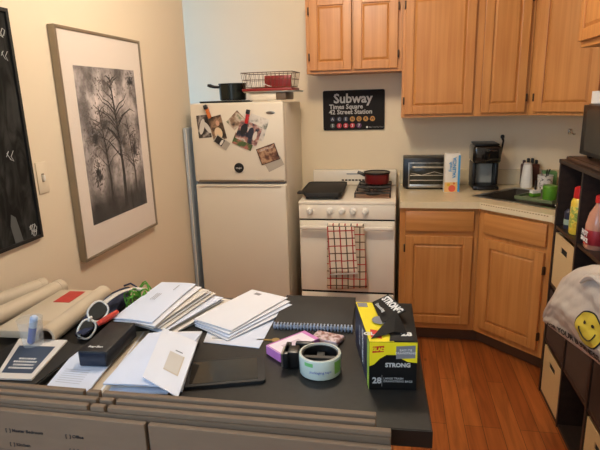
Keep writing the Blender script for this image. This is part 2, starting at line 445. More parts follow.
# sink
t = thing('kitchen_sink', 'steel corner sink bowl sunk into the cream worktop', 'sink')
def q2(a, b_): p = A+U*a+V*b_; return (p.x, p.y)
ring = [q2(-.018, -.018), q2(SL+.018, -.018), q2(SL+.018, SW+.018), q2(-.018, SW+.018)]
inner = [q2(.012, .012), q2(SL-.012, .012), q2(SL-.012, SW-.012), q2(.012, SW-.012)]
put('rim', B()._add(holed(ring, inner, .9145, .9185)), 'steel', t, smooth=False)
bm = B(); bt = [q2(.03, .03), q2(SL-.03, .03), q2(SL-.03, SW-.03), q2(.03, SW-.03)]
up = [bm.bm.verts.new((x, y, .9145)) for x, y in inner]; dn = [bm.bm.verts.new((x, y, .752)) for x, y in bt]
for i in range(4): bm.bm.faces.new((up[i], up[(i+1) % 4], dn[(i+1) % 4], dn[i]))
bm.bm.faces.new(dn)
put('bowl', bm, mat('sink_bowl_steel', (96,88,76), .4, metal=.6, var=.1), t, smooth=False)
put('drain', B().lathe([(.04, .0), (.04, .004), (.03, .004), (.025, .001)], (*q2(SL/2, SW/2), .753)), 'dark', t)
fx, fy = q2(SL*.62, SW+.05)
t = thing('kitchen_faucet', 'chrome faucet standing behind the sink', 'faucet', (fx, fy, .9145))
put('base', B().lathe([(.03, 0), (.028, .012), (.016, .02), (.014, .06)]), 'chrome', t)
put('spout', B().tube([(0,0,.05), (0,0,.13), (-.02,-.02,.16), (-.06,-.06,.165), (-.10,-.10,.145), (-.105,-.105,.12)], .010, 10), 'chrome', t)
put('lever', B().tube([(0,0,.06), (.03,-.02,.09), (.06,-.04,.10)], .006, 8), 'chrome', t)

# ------------------------------------------------------------------ stove
SX0, SX1, SY = -.594, -.006, 2.985
t = thing('gas_stove', 'white apartment gas stove with five knobs, between refrigerator and cabinets', 'stove', (SX0, SY, 0))
W = SX1-SX0
put('body', B().box(0, W, .03, .62, .04, .895, .004), 'white', t)
put('cooktop', B().box(0, W, -.002, .62, .8955, .916, .006), 'white', t)
put('backguard', B().box(0, W, .575, .63, .9165, 1.025, .01), 'white', t)
vb = B()
for k in range(7): vb.box(.205+k*.024, .222+k*.024, .572, .576, .948, .958, .001)
put('vent_slots', vb, 'dark', t, smooth=False)
put('badge', B().box(.24, .33, .572, .5755, .994, 1.0), 'grey', t, smooth=False)
put('control_panel', B().box(.002, W-.002, 0, .03, .806, .895, .005), 'white', t)
for kx in (.071, .194, .268, .335, .407):
    k = put('knob', B().lathe([(.021, 0), (.021, .006), (.016, .010), (.015, .022), (.012, .025)], mtx=Matrix.Translation((kx, -.0005, .857)) @ Matrix.Rotation(PI/2, 4, 'X')), 'whitep', t)
    put('grip', B().box(kx-.004, kx+.004, -.034, -.024, .840, .874, .003), 'whitep', k)
put('seam', B().box(.004, W-.004, .012, .03, .795, .806), 'dark', t, smooth=False)
od = put('oven_door', B().box(.003, W-.003, 0, .03, .338, .795, .008), 'white', t)
hb = B().box(.012, W-.012, -.045, -.022, .747, .772, .009, 3).box(.02, .045, -.03, .001, .75, .77, .003).box(W-.045, W-.02, -.03, .001, .75, .77, .003)
put('handle', hb, 'white', od)
put('broiler_drawer', B().box(.003, W-.003, 0, .03, .055, .325, .008), 'white', t)
put('drawer_seam', B().box(.006, W-.006, .012, .03, .325, .338), 'dark', t, smooth=False)
# burner wells and grates on the right
put('burner_well', B().box(.33, .557, .1, .56, .9165, .919, .001), mat('stained_well', (150,112,88), .35, var=.4, scale=30), t, smooth=False)
for gy in (.118, .345):
    g = B(); x0, x1, y0, y1 = .336, .551, gy, gy+.212
    zt = .945
    g.tube([(x0,y0,zt), (x1,y0,zt), (x1,y1,zt), (x0,y1,zt)], .005, 6, closed=True)
    cx, cy = (x0+x1)/2, (y0+y1)/2
    for dx, dy in ((1,0), (-1,0), (0,1), (0,-1), (.7,.7), (-.7,.7), (.7,-.7), (-.7,-.7)):
        ex = cx+dx*(x1-x0)/2*(1 if abs(dx) != .7 else 1.42); ey = cy+dy*(y1-y0)/2*(1 if abs(dy) != .7 else 1.42)
        g.tube([(cx+dx*.03, cy+dy*.03, zt), (ex, ey, zt)], .0045, 6)
    for ax in (x0, x1):
        for ay in (y0, y1): g.cyl((ax, ay, .919), (ax, ay, zt), .0045, seg=6)
    put('burner_grate', g, 'iron', t)
    put('burner', B().lathe([(.045, 0), (.045, .008), (.032, .012), (.03, .02), (.0, .021)][:-1], (cx, cy, .919)), 'pan', t)
# griddle over the left burners
t = thing('griddle_pan', 'flat black griddle covering the left burners of the stove', 'griddle', (-.462, 3.245, .919), .02)
pl = [(-.095,-.232), (.108,-.232), (.126,-.20), (.128,.19), (.11,.215), (-.12,.215), (-.138,.19), (-.138,-.10)]
put('pan', B().prism(pl, .012, .036, bev=.008), 'blackm', t)
rimb = B().tube([(x*.97, y*.97, .037) for x, y in pl], .005, 6, closed=True); put('raised_rim', rimb, 'blackm', t)
put('handle', B().box(-.165, -.125, -.14, -.07, .018, .03, .005), 'black', t)
put('foot_rails', B().box(-.1, -.085, -.2, .2, 0, .014).box(.085, .1, -.2, .2, 0, .014), 'black', t)
# red pot
t = thing('saucepan', 'small red pot with a black rim on the back right burner', 'pot', (-.137, 3.445, .950))
put('body', B().lathe([(.06, 0), (.078, .004), (.082, .02), (.083, .066), (.086, .069)]), 'red', t)
put('rim', B().lathe([(.082, .0692), (.088, .0692), (.088, .080), (.082, .080), (.082, .0692)], caps=False), 'black', t)
put('lid', B().lathe([(.0815, .070), (.0815, .074), (.05, .078), (.01, .079)]), 'pan', t)
put('handle', B().tube([(-.078,-.02,.055), (-.100,-.02,.070), (-.128,-.015,.080)], [.009,.012,.010], 8), 'black', t)

# plaid towel over the oven handle
def plaid(name, base, k=1., o=0.):
    m, nt, b = base_mat(name)
    tc = N(nt, 'ShaderNodeTexCoord'); sp = N(nt, 'ShaderNodeSeparateXYZ'); nt.links.new(tc.outputs['Object'], sp.inputs[0])
    def lines(out, period, width, off):
        off = off+o
        a = N(nt, 'ShaderNodeMath', operation='MULTIPLY_ADD'); nt.links.new(out, a.inputs[0]); a.inputs[1].default_value = 1/period; a.inputs[2].default_value = off
        f = N(nt, 'ShaderNodeMath', operation='FRACT'); nt.links.new(a.outputs[0], f.inputs[0])
        l = N(nt, 'ShaderNodeMath', operation='LESS_THAN'); nt.links.new(f.outputs[0], l.inputs[0]); l.inputs[1].default_value = width
        return l.outputs[0]
    cur = None; prev = rgb(*base)
    for out, per, wd, off, c in ((sp.outputs['X'], .036*2, .10, .1, (176,40,34)), (sp.outputs['X'], .036*2, .10, .6, (84,74,50)), (sp.outputs['Z'], .047*2, .07, .15, (176,50,40)), (sp.outputs['Z'], .047*2, .07, .65, (90,60,44))):
        mx = N(nt, 'ShaderNodeMix', data_type='RGBA'); mx.inputs[7].default_value = rgb(*c)
        if cur is None: mx.inputs[6].default_value = prev
        else: nt.links.new(cur, mx.inputs[6])
        nt.links.new(lines(out, per, wd, off), mx.inputs[0]); cur = mx.outputs[2]
    nt.links.new(cur, b.inputs['Base Color']); b.inputs['Roughness'].default_value = .95
    return m
M['plaid'] = plaid('plaid_towel', (236,220,198))
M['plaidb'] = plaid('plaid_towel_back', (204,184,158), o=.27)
t = thing('dish_towel', 'cream dish towel with red and olive checks hung over the oven handle', 'towel', (-.30, SY-.034, .762))
def drape(w0, w1, zf, yo, tilt, ph, z_top=.016):
    def f(u, v):
        x = (u-.5)*(w0+(w1-w0)*v)+tilt*v
        z = z_top-v*zf*(1+.02*math.sin(u*5+ph))
        y = yo - .004*math.sin(u*11+ph)*v - .003*math.sin(u*23+ph)*v
        return (x, y, z-.006*(u-.5)*math.sin(ph))
    return f
put('back_layer', B().grid(drape(.222, .25, .395, -.0185, .006, .4, .012), 20, 20), 'plaidb', t, solid=.003)
put('top_fold', B().grid(lambda u, v: ((u-.5)*.22, .0155*math.cos(PI*(1+v))*1.15, .0155+.0025+.012*math.sin(PI*v)-.004), 16, 8), 'plaid', t, solid=.002)
put('front_layer', B().grid(drape(.160, .172, .292, -.0335, .004, 1.6, .014), 20, 16), 'plaid', t, loc=(-.030, 0, 0), rot=(0, -.05, 0), solid=.003)
put('hem', B().box(-.085, .085, -.0375, -.0345, -.292, -.283), 'paper2', t, loc=(-.032, 0, 0.006), rot=(0, -.08, 0), smooth=False)

# ------------------------------------------------------------------ refrigerator
FX0, FX1, FY = -1.283, -.684, 3.06
t = thing('refrigerator', 'off-white top-freezer refrigerator covered with photos, left of the stove', 'refrigerator', (FX0, FY, 0)); FW = FX1-FX0
put('body', B().box(0, FW, .06, .56, .02, 1.505, .008), 'fridge', t)
for a_ in ((.03, .08, .1, .15, 0, .02), (FW-.08, FW-.03, .1, .15, 0, .02), (.03, .08, .45, .5, 0, .02), (FW-.08, FW-.03, .45, .5, 0, .02)): put('foot', B().box(*a_), 'black', t)
fd = put('freezer_door', B().box(0, FW, 0, .055, 1.022, 1.512, .012, 3), 'fridge', t)
rd = put('refrigerator_door', B().box(0, FW, 0, .055, .09, 1.008, .012, 3), 'fridge', t)
put('door_gasket', B().box(.01, FW-.01, .012, .06, .095, 1.5), 'grey', t, smooth=False)
put('handle', B().box(.03, FW-.01, -.012, .004, 1.024, 1.036, .004), 'silver', fd)
put('handle', B().box(.03, FW-.03, -.01, .004, .992, 1.003, .004), 'fridge', rd)
put('badge', B().lathe([(.028, 0), (.028, .003), (.024, .004)], mtx=Matrix.Translation((FW-.08, 0, 1.447)) @ Matrix.Rotation(PI/2, 4, 'X') @ Matrix.Diagonal((1, .35, 1, 1))), 'steel', fd)
put('kick_plate', B().box(.02, FW-.02, .03, .07, .02, .085), 'grey', t, smooth=False)
put('hinge_cover', B().box(.5, .58, .01, .09, 1.5125, 1.52, .003), 'fridge', t)

def card(name, label, cat, x, z, w, h, ang, m, layer=0, group=None, back=None):
    o = thing(name, label, cat, (x, FY-.0008-.0018*layer, z), group=group); o.rotation_euler = (0, ang, 0)
    b = B().box(-w/2, w/2, -.0012, 0, -h/2, h/2)
    put('print', b, back or m, o, smooth=False)
    if back: put('image', B().box(-w/2+.005, w/2-.005, -.0016, -.0012, -h/2+.005, h/2-.005), m, o, smooth=False)
    return o
ph = lambda n, cols, s, k: patch(n, cols, s, .35, k)
BW = [(22,20,20), (44,40,38), (92,82,76), (186,176,166)]
c = card('snapshot', 'dark snapshot of a pair in black and white under the orange clip', 'photo', -1.196, 1.372, .085, .14, -.06, ph('snap_a', BW, 22, 1.), 0)
def blob(parent, name, x, z, rx, rz, m, y=-.0022, ang=0):
    return put(name, B().lathe([(1, -.0003), (1, .0003)], mtx=Matrix.Translation((x, y, z)) @ Matrix.Rotation(ang, 4, 'Y') @ Matrix.Diagonal((rx, 1, rz, 1)) @ Matrix.Rotation(PI/2, 4, 'X'), seg=16), m, parent)
M['skin'] = mat('photo_skin', (206,160,132), .5); M['photow'] = mat('photo_white', (216,210,200), .5); M['photob'] = mat('photo_black', (34,32,34), .4)
blob(c, 'white_shape', -.012, .0, .016, .05, 'photow', ang=.3); blob(c, 'white_shape', .022, -.008, .014, .04, 'photow', ang=-.5)
c = card('snapshot', 'round-edged snapshot of a person in a cream top, second from the left', 'photo', -1.108, 1.36, .088, .15, -.22, ph('snap_b', [(44,34,28), (96,74,56), (160,126,98), (60,48,40)], 18, 2.), 1)
blob(c, 'cream_shape', .0, -.03, .026, .035, mat('cream_print', (224,196,160), .5)); blob(c, 'face_shape', .01, .03, .012, .017, 'skin')
c = card('ticket_card', 'small black and grey card hanging below the left snapshots', 'card', -1.085, 1.272, .10, .055, .62, mat('card_black', (40,34,32), .4), 2, back=mat('card_grey', (190,180,164), .6))
blob(c, 'grey_shape', .0, 0, .008, .02, 'photow')
put('grey_half', B().box(.012, .048, -.0022, -.0016, -.023, .023), mat('half_grey', (170,160,146), .6), c, smooth=False)
c = card('snapshot', 'curling colour snapshot leaning left under the red clip', 'photo', -.985, 1.405, .10, .075, -.75, ph('snap_c', [(60,50,40), (150,120,96), (206,190,170), (96,110,76)], 18, 3.), 1)
c = card('group_photo', 'group photo of people in dark clothes under the red clip', 'photo', -.905, 1.33, .145, .125, .40, ph('snap_d', [(24,26,34), (50,54,66), (170,120,110), (216,206,196), (60,90,56)], 20, 4.), 3)
blob(c, 'dark_figure', -.035, .01, .022, .033, 'photob'); blob(c, 'dark_figure', .012, .005, .018, .033, mat('navy_print', (40,44,60), .4)); blob(c, 'light_figure', .043, -.005, .012, .03, 'photow')
c = card('patterned_card', 'white floral paper card sticking out right of the group photo', 'card', -.853, 1.36, .12, .14, .35, ph('snap_e', [(90,100,84), (214,208,198), (228,222,212), (200,190,176)], 22, 5.), 0)
c = card('green_photo', 'pink and green snapshot peeking out below the group photo', 'photo', -.945, 1.275, .13, .07, .42, ph('snap_f', [(56,76,40), (84,104,60), (186,110,100), (60,60,44)], 24, 6.), 2)
c = card('postcard', 'brown postcard with figures, low right on the freezer door', 'postcard', -.79, 1.196, .125, .105, -.32, ph('snap_g', [(50,30,24), (110,70,50), (190,150,116), (90,40,34)], 20, 7.), 1, back=mat('postcard_edge', (70,46,36), .5))
text('lettering', 'GREETINGS', .018, 'photow', c, frame((0, -.0018, .035), (1,0,0), (0,0,1)), depth=.0002)
c = card('folded_note', 'pale blank note tucked behind the brown postcard', 'note', -.752, 1.135, .11, .06, -.45, mat('note_grey', (176,166,152), .7), 0)
t = thing('round_magnet', 'round black magnet with a white squiggle on the freezer door', 'magnet', (-.982, FY-.0008, 1.112))
put('disc', B().lathe([(.031, 0), (.031, .005), (.027, .008)], mtx=Matrix.Rotation(PI/2, 4, 'X')), 'black', t)
text('lettering', 'Magic', .017, 'whiteink', t, frame((0, -.0084, 0), (1,0,.1), (0,0,1)), depth=.0003)
def clip(label, x, z, ang, m, layer):
    o = thing('magnet_clip', label, 'clip', (x, FY-.0008-.0018*layer, z)); o.rotation_euler = (0, ang, 0)
    put('lower_jaw', B().box(-.011, .011, -.006, 0, -.035, .03, .002), m, o)
    put('upper_jaw', B().box(-.010, .010, -.014, -.007, -.04, .02, .003), m, o)
    put('grip_end', B().box(-.012, .012, -.024, -.004, .018, .045, .004), 'photob', o)
    put('spring', B().cyl((-.012, -.0075, .0), (.012, -.0075, .0), .004, seg=10), 'steel', o)
clip('orange clip magnet holding the left pair of snapshots', -1.16, 1.46, -.3, 'orange', 3)
clip('red clip magnet holding the group photo bundle', -.906, 1.425, .25, 'redp', 5)

# things on top of the refrigerator (top at z 1.512)
FT = 1.5125
t = thing('baking_sheet', 'thin dark baking sheet lying on the left of the refrigerator top', 'tray', (-1.06, 3.24, FT))
put('sheet', B().box(-.175, .10, -.12, .12, 0, .006, .002), 'pan', t)
put('rolled_edge', B().tube([(-.175,-.12,.008), (.10,-.12,.008), (.10,.12,.008), (-.175,.12,.008)], .004, 6, closed=True), 'pan', t)
t = thing('stock_pot', 'black stock pot standing on the dark baking sheet', 'pot', (-1.056, 3.25, FT+.0125))
put('body', B().lathe([(.075, 0), (.085, .006), (.088, .1), (.091, .103), (.091, .106), (.08, .106), (.078, .02)]), mat('dark_green_black', (34,38,34), .2, metal=.4), t)
put('handle', B().tube([(-.086,0,.085), (-.125,-.0,.088), (-.15,-.005,.096), (-.166,-.01,.10)], [.008,.010,.012,.008], 10), 'black', t)
t = thing('storage_pan', 'cream rectangular pan with a dark end under the dish rack on the refrigerator', 'pan', (-.80, 3.26, FT+.008))
put('body', B().box(-.115, .055, -.12, .12, 0, .046, .006), 'fridge', t)
put('dark_end', B().box(.0555, .118, -.12, .12, 0, .046, .004), mat('taupe_pan', (104,84,66), .4), t)
t = thing('metal_tray', 'thin grey tray between the cream pan and the red drainer', 'tray', (-.795, 3.26, FT+.0545))
put('plate', B().box(-.15, .175, -.135, .135, 0, .004, .001), 'steel', t)
put('lip', B().tube([(-.15,-.135,.006), (.175,-.135,.006), (.175,.135,.006), (-.15,.135,.006)], .003, 6, closed=True), 'steel', t)
t = thing('dish_rack', 'bronze wire dish rack with a red drip tray on top of the refrigerator', 'rack', (-.797, 3.26, FT+.0625))
put('drip_tray', B().box(-.165, .155, -.12, .12, 0, .018, .006), 'darkred', t)
put('utensil_panel', B().box(-.04, .13, -.03, .0, .019, .095, .004), 'darkred', t)
wr = B()
def rect(x0, x1, y0, y1, z): return [(x0,y0,z), (x1,y0,z), (x1,y1,z), (x0,y1,z)]
wr.tube(rect(-.155,.145,-.11,.11,.024), .0022, 6, closed=True); wr.tube(rect(-.165,.16,-.12,.12,.112), .0028, 6, closed=True); wr.tube(rect(-.16,.155,-.115,.115,.07), .0018, 6, closed=True)
for k in range(13):
    a = -.155+k*.3/12; a2 = -.165+k*.325/12
    for sy in (-1, 1): wr.tube([(a, sy*.11, .024), (a2, sy*.12, .112)], .0014, 5)
for k in range(7):
    a = -.11+k*.22/6; a2 = -.12+k*.24/6
    for sx, tx in ((-.155, -.165), (.145, .16)): wr.tube([(sx, a, .024), (tx, a2, .112)], .0014, 5)
for k in range(10): wr.tube([(-.14+k*.03, -.11, .024), (-.14+k*.03, .11, .024)], .0014, 5)
put('wire_basket', wr, 'bronze', t)
t2 = thing('wire_whisk', 'pale utensil lying inside the wire dish rack', 'utensil', (-.80, 3.18, FT+.0885))
put('loop', B().tube([(-.04,0,0.02), (-.02,0,.016), (.0,0,.006), (.02,.0,.002)], .003, 6), 'whitep', t2)

# ------------------------------------------------------------------ subway sign
t = thing('subway_sign', 'black metal station sign with white lettering on the wall above the stove', 'sign', (-.309, YB-.012, 1.434))
SWd, SHt = .428, .272
def rounded(w, h, r, n=5):
    pts = []
    for cx, cz, a0 in ((w/2-r, h/2-r, 0), (-w/2+r, h/2-r, 90), (-w/2+r, -h/2+r, 180), (w/2-r, -h/2+r, 270)):
        for k in range(n+1):
            a = math.radians(a0+90*k/n); pts.append((cx+r*math.cos(a), cz+r*math.sin(a)))
    return pts
RX = Matrix.Rotation(PI/2, 4, 'X')
put('plate', B().prism(rounded(SWd, SHt, .012), 0, .009, mtx=RX @ Matrix.Translation((0, 0, -.009))), mat('sign_black', (34,30,28), .6, spec=.15), t, smooth=False)
sm = lambda x, z: frame((x, -.0004, z), (1,0,0), (0,0,1))
text('lettering', 'Subway', .088, 'greyink', t, sm(-.005, .078), bold=.0024)
text('lettering', 'Times Square', .044, 'greyink', t, sm(-.17, .024), bold=.001, align='LEFT', sx=.97)
text('lettering', '42 Street Station', .044, 'greyink', t, sm(-.172, -.012), bold=.001, align='LEFT', sx=1.0)
def bullet(x, z, ch, m, ink='whiteink'):
    d = put('route_bullet', B().lathe([(.0175, -.0003), (.0175, .0006)], mtx=Matrix.Translation((x, -.0005, z)) @ RX, seg=24), m, t, smooth=False)
    text('lettering', ch, .026, ink, d, frame((x, -.0013, z), (1,0,0), (0,0,1)), depth=.0002, bold=.0006)
M['b_blue'] = mat('route_blue', (36,40,62), .4); M['b_yel'] = mat('route_yellow', (196,140,60), .4); M['b_red'] = mat('route_red', (190,46,56), .4); M['b_pur'] = mat('route_purple', (98,48,92), .4); M['b_gry'] = mat('route_grey', (70,76,66), .4)
for k, ch in enumerate('ACENQRW'): bullet(-.148+k*.0465, -.060, ch, 'b_blue' if k < 3 else 'b_yel', 'greyink' if k < 3 else 'ink')
for k, ch in enumerate('S1237'): bullet(-.148+k*.0465, -.105, ch, ('b_gry', 'b_red', 'b_red', 'b_red', 'b_pur')[k])
put('agency_mark', B().box(.088, .1, -.0012, 0, -.124, -.112), 'whiteink', t, smooth=False)
text('lettering', 'New York City Transit', .0115, 'greyink', t, sm(.106, -.118), align='LEFT', depth=.0002)

# ------------------------------------------------------------------ worktop items
CT = .9145
t = thing('toaster_oven', 'black toaster oven with a glass door on the worktop by the stove', 'toaster oven', (.036, 3.41, CT))
put('body', B().box(0, .285, .012, .2, .012, .208, .008), 'black', t)
for a_ in ((.02, .04, .02, .05, 0, .012), (.245, .265, .02, .05, 0, .012), (.02, .04, .15, .18, 0, .012), (.245, .265, .15, .18, 0, .012)): put('foot', B().box(*a_), 'black', t)
dr = put('glass_door', B().box(.04, .278, 0, .0115, .03, .175, .003), 'ovenglass', t)
put('door_trim', B().box(.036, .282, -.003, .012, .012, .034, .002).box(.036, .282, -.003, .012, .172, .178, .001).box(.034, .041, -.003, .012, .012, .178, .001), 'steel', dr)
put('handle', B().tube([(.06,-.002,.148), (.06,-.02,.150), (.26,-.02,.150), (.26,-.002,.148)], .006, 8), 'steel', dr)
rk = B()
for zz in (.062, .095): rk.tube([(.045, -.002, zz), (.273, -.002, zz)], .0025, 6)
rk.tube([(.05,-.002,.11), (.12,-.002,.095), (.2,-.002,.118), (.27,-.002,.10)], .002, 6)
put('wire_racks', rk, 'steel', dr)
t = thing('drink_carton', 'white and blue fruit drink carton standing before the toaster oven', 'carton', (.338, 3.335, CT), .10)
CW, CD, CH = .092, .055, .248
put('carton', B().box(-CW/2, CW/2, -CD/2, CD/2, 0, CH-.006, .002).prism([(-CW/2+.004, -CD/2+.004), (CW/2-.004, -CD/2+.004), (CW/2-.004, CD/2-.004), (-CW/2+.004, CD/2-.004)], CH-.006, CH), mat('carton_white', (232,226,214), .4), t)
M['cblue'] = mat('carton_blue', (60,150,206), .4); M['corange'] = mat('carton_coral', (226,96,70), .4); M['cpeach'] = mat('carton_peach', (238,190,120), .4)
put('blue_side', B().box(CW/2-.012, CW/2+.0008, -CD/2-.0008, CD/2, .004, CH-.012), 'cblue', t, smooth=False)
put('peach_band', B().box(-CW/2-.0004, CW/2-.013, -CD/2-.0006, -CD/2+.001, .003, .066), 'cpeach', t, smooth=False)
def fdisc(parent, name, x, z, r, m, y): return put(name, B().lathe([(r, -.0004), (r, .0004)], mtx=Matrix.Translation((x, y, z)) @ RX, seg=20), m, parent, smooth=False)
fdisc(t, 'fruit_picture', .0, .026, .022, 'corange', -CD/2-.001); fdisc(t, 'fruit_picture', -.022, .05, .010, 'yellowd', -CD/2-.001); fdisc(t, 'fruit_picture', .012, .058, .007, 'orange', -CD/2-.001)
text('lettering', 'Fresh', .028, 'cblue', t, frame((-.012, -CD/2-.0008, .165), (0,0,1), (-1,0,0)), bold=.0006)
text('lettering', 'VALENCIA', .028, 'cblue', t, frame((.012, -CD/2-.0008, .158), (0,0,1), (-1,0,0)), bold=.001)
# coffee maker
t = thing('coffee_maker', 'black pod coffee maker with a raised handle by the sink', 'coffee maker', (.565, 3.445, CT), .0)
put('base', B().box(-.085, .075, -.06, .165, 0, .028, .01), 'black', t)
put('drip_tray', B().box(-.06, .05, -.075, .0, .004, .022, .006), 'black', t)
put('column', B().box(-.085, -.062, .0, .165, .028, .17, .004).box(.052, .075, .0, .165, .028, .17, .004).box(-.08, .07, .1, .165, .028, .17, .004), 'black', t)
put('inner_panel', B().box(-.058, .048, .07, .099, .030, .168, .002), mat('grey_panel', (170,168,156), .4), t)
put('head', B().box(-.092, .08, -.055, .165, .17, .285, .022, 4), 'dglass', t)
put('head_trim', B().box(-.05, .05, -.058, -.052, .252, .256), 'chrome', t, smooth=False)
put('lid', B().box(-.08, .068, -.045, .17, .2855, .296, .008), 'black', t)
put('handle', B().tube([(.085,.03,.20), (.092,.02,.26), (.094,.0,.31), (.085,-.01,.335)], [.006,.006,.006,.010], 8), 'black', t)
put('handle_tip', B().lathe([(.006, -.012), (.012, -.006), (.012, .006), (.006, .012)], (.085, -.012, .338)), 'black', t)

# sink side items
t = thing('lotion_bottle', 'tall white tapered bottle standing behind the sink', 'bottle', (.832, 3.51, CT))
put('body', B().lathe([(.036, 0), (.038, .008), (.035, .06), (.029, .13), (.026, .148), (.024, .15)]), 'whitep', t)
put('cap', B().lathe([(.0255, .1502), (.0255, .158), (.022, .16)]), 'paper2', t)
t = thing('knife_block', 'dark reddish knife block behind the white bottle', 'knife block', (.865, 3.585, CT))
put('block', B().prism([(-.055, -.028), (.055, -.028), (.055, .028), (-.055, .028)], 0, .145, bev=.008), mat('cherry_block', (84,40,28), .4), t)
for k in range(4):
    put('knife_handle', B().box(-.048+k*.025, -.03+k*.025, -.012, .012, .1455, .170+.012*(k in (1, 2)), .005), mat('knife_grip', (60,24,20), .4) if k == 0 else 'black', t)
t = thing('dish_drainer', 'green plastic drainer tray lying over the right of the sink', 'drainer', (.835, 3.10, .9195), -PI/4)
put('tray', B().box(-.11, .12, -.12, .20, 0, .006, .002).box(-.11, .12, -.12, -.115, .006, .02).box(-.11, .12, .195, .20, .006, .02).box(-.11, -.105, -.115, .195, .006, .02).box(.115, .12, -.115, .195, .006, .02), mat('tray_green', (110,120,84), .4), t, smooth=False)
rk = B()
for k in range(7): rk.tube([(-.09+k*.028, .10, .01), (-.09+k*.028, .10, .05), (-.09+k*.028, .15, .055)], .002, 5)
put('wire_prongs', rk, 'steel', t)
t = thing('tumbler', 'bright green plastic cup standing on the drainer tray', 'cup', (.850, 3.04, .9265))
put('body', B().lathe([(.036, 0), (.037, .003), (.040, .076), (.036, .082)]), 'green', t)
t = thing('scrub_brush', 'green-handled scrub brush lying in the drainer, left of the green cup', 'brush', (.795, 3.135, .9265), .5)
put('head', B().box(-.03, .03, -.018, .018, 0, .02, .004), 'green', t)
put('bristles', B().box(-.027, .027, -.015, .015, .0205, .038), 'whitep', t)
put('handle', B().tube([(.0,0,.012), (.01,.01,.05), (.02,.02,.09)], .006, 8), 'black', t)
t = thing('utensil_holder', 'white patterned cup of utensils at the back of the sink', 'holder', (.925, 3.435, CT))
put('cup', B().lathe([(.04, 0), (.042, .006), (.046, .09), (.046, .092), (.042, .092), (.038, .01)]), patch('patterned_white', [(60,60,56), (224,218,206), (228,222,210), (224,216,204)], 60, .4, 8.), t)
for k, (a, b_) in enumerate(((-.02, .01), (.015, .0), (.0, -.018))): put('utensil', B().tube([(a*.6, b_*.6, .012), (a, b_, .1), (a*1.6, b_*1.6, .13)], .004, 6), 'black' if k else 'steel', t)
t = thing('sponge_box', 'muted green tub standing between bottle and utensil cup', 'tub', (.975, 3.545, CT))
put('tub', B().box(-.045, .045, -.03, .03, 0, .105, .012, 3), 'teal', t)
t = thing('soap_dispenser', 'clear soap dispenser with a dark pump by the right wall', 'dispenser', (1.06, 3.32, CT))
put('bottle', B().lathe([(.028, 0), (.03, .01), (.03, .09), (.014, .105)]), mat('amber_soap', (150,130,96), .2), t)
put('pump', B().tube([(0,0,.105), (0,0,.135), (-.035,0,.135)], .006, 8), 'dark', t)
t = thing('spoon', 'white spoon rest lying on the front rim of the sink', 'spoon rest', (.862, 2.875, .9185), -.4)
put('bowl', B().lathe([(.012, 0), (.026, .004), (.028, .009), (.024, .006), (.01, .002)], mtx=Matrix.Diagonal((1, .7, 1, 1))), 'whitep', t)
put('handle', B().box(.02, .07, -.006, .006, .003, .008, .002), 'whitep', t)
t = thing('wall_hook', 'small shiny hook on the dim wall behind the sink', 'hook', (1.105, YB-.002, 1.262))
put('plate', B().box(-.012, .012, -.004, 0, -.018, .018, .002), 'chrome', t)
put('prong', B().tube([(0,-.004,.005), (0,-.02,.0), (.006,-.028,-.01), (.016,-.028,-.016), (.026,-.024,-.014)], .004, 8), 'chrome', t)

# ------------------------------------------------------------------ dark cube shelf unit on the right
RX0, RX1, RY0, PIT = .75, 1.13, 2.57, .305
NC, HT = 4, 1.215
t = thing('cube_shelf', 'dark brown cube shelf unit along the right wall', 'shelf unit')
ye = RY0-PIT*NC-.018
for k in range(NC+1):
    y1 = RY0-k*PIT
    put('upright', B().box(RX0, RX1, y1-.018, y1, 0, HT-.0185, .001), 'espresso', t, smooth=False)
for k in range(4):
    z = [0.0, .292, .592, .882][k]
    for c in range(NC):
        y1 = RY0-c*PIT-.0185
        put('shelf', B().box(RX0+.004, RX1-.006, y1-PIT+.0195, y1-.0005, z, z+.016, .0005), 'espresso', t, smooth=False)
put('top_board', B().box(RX0-.004, RX1, ye, RY0, HT-.018, HT, .002), 'espresso', t, smooth=False)
put('back_panel', B().box(RX1+.0005, RX1+.004, ye, RY0, .005, HT-.02), 'espresso', t, smooth=False)
def bin_(label, c, z, m, h=.255, slot=True):
    y1 = RY0-c*PIT-.022; y0 = y1-.279
    o = thing('storage_bin', label, 'bin', (RX0+.006, (y0+y1)/2, z), group=None)
    hw = (y1-y0)/2
    b = B().box(.004, .34, -hw, -hw+.004, 0, h).box(.004, .34, hw-.004, hw, 0, h).box(.336, .34, -hw+.004, hw-.004, 0, h).box(.004, .336, -hw+.004, hw-.004, 0, .004)
    put('sides', b, m, o, smooth=False)
    sy, sz0, sz1 = .045, h-.075, h-.045
    fr = B().box(0, .004, -hw, hw, 0, sz0).box(0, .004, -hw, hw, sz1, h).box(0, .004, -hw, -sy, sz0, sz1).box(0, .004, sy, hw, sz0, sz1) if slot else B().box(0, .004, -hw, hw, 0, h)
    put('front', fr, m, o, smooth=False)
    if slot: put('handle_slot', B().box(.0042, .006, -sy, sy, sz0, sz1), 'dark', o, smooth=False)
    return o
bin_('beige bin with a handle slot, bottom cell nearest the cabinets', 0, .0165, 'bin')
bin_('beige bin with a handle slot, third cell up nearest the cabinets', 0, .6085, 'bin', .255)
bin_('beige bin in the bottom row at the right edge of the picture', 2, .0165, 'bin')
bin_('brown fabric bin in the second row nearest the cabinets', 0, .3085, 'binb', .262, False)
bin_('brown fabric bin in the second row, second from the cabinets', 1, .3085, 'binb', .262, False)
bin_('brown fabric bin in the second row, third from the cabinets', 2, .3085, 'binb', .262, False)
SZ = .8985
t = thing('cleaner_bottle', 'yellow bottle with a red cap in the top cell nearest the cabinets', 'bottle', (.80, 2.40, SZ))
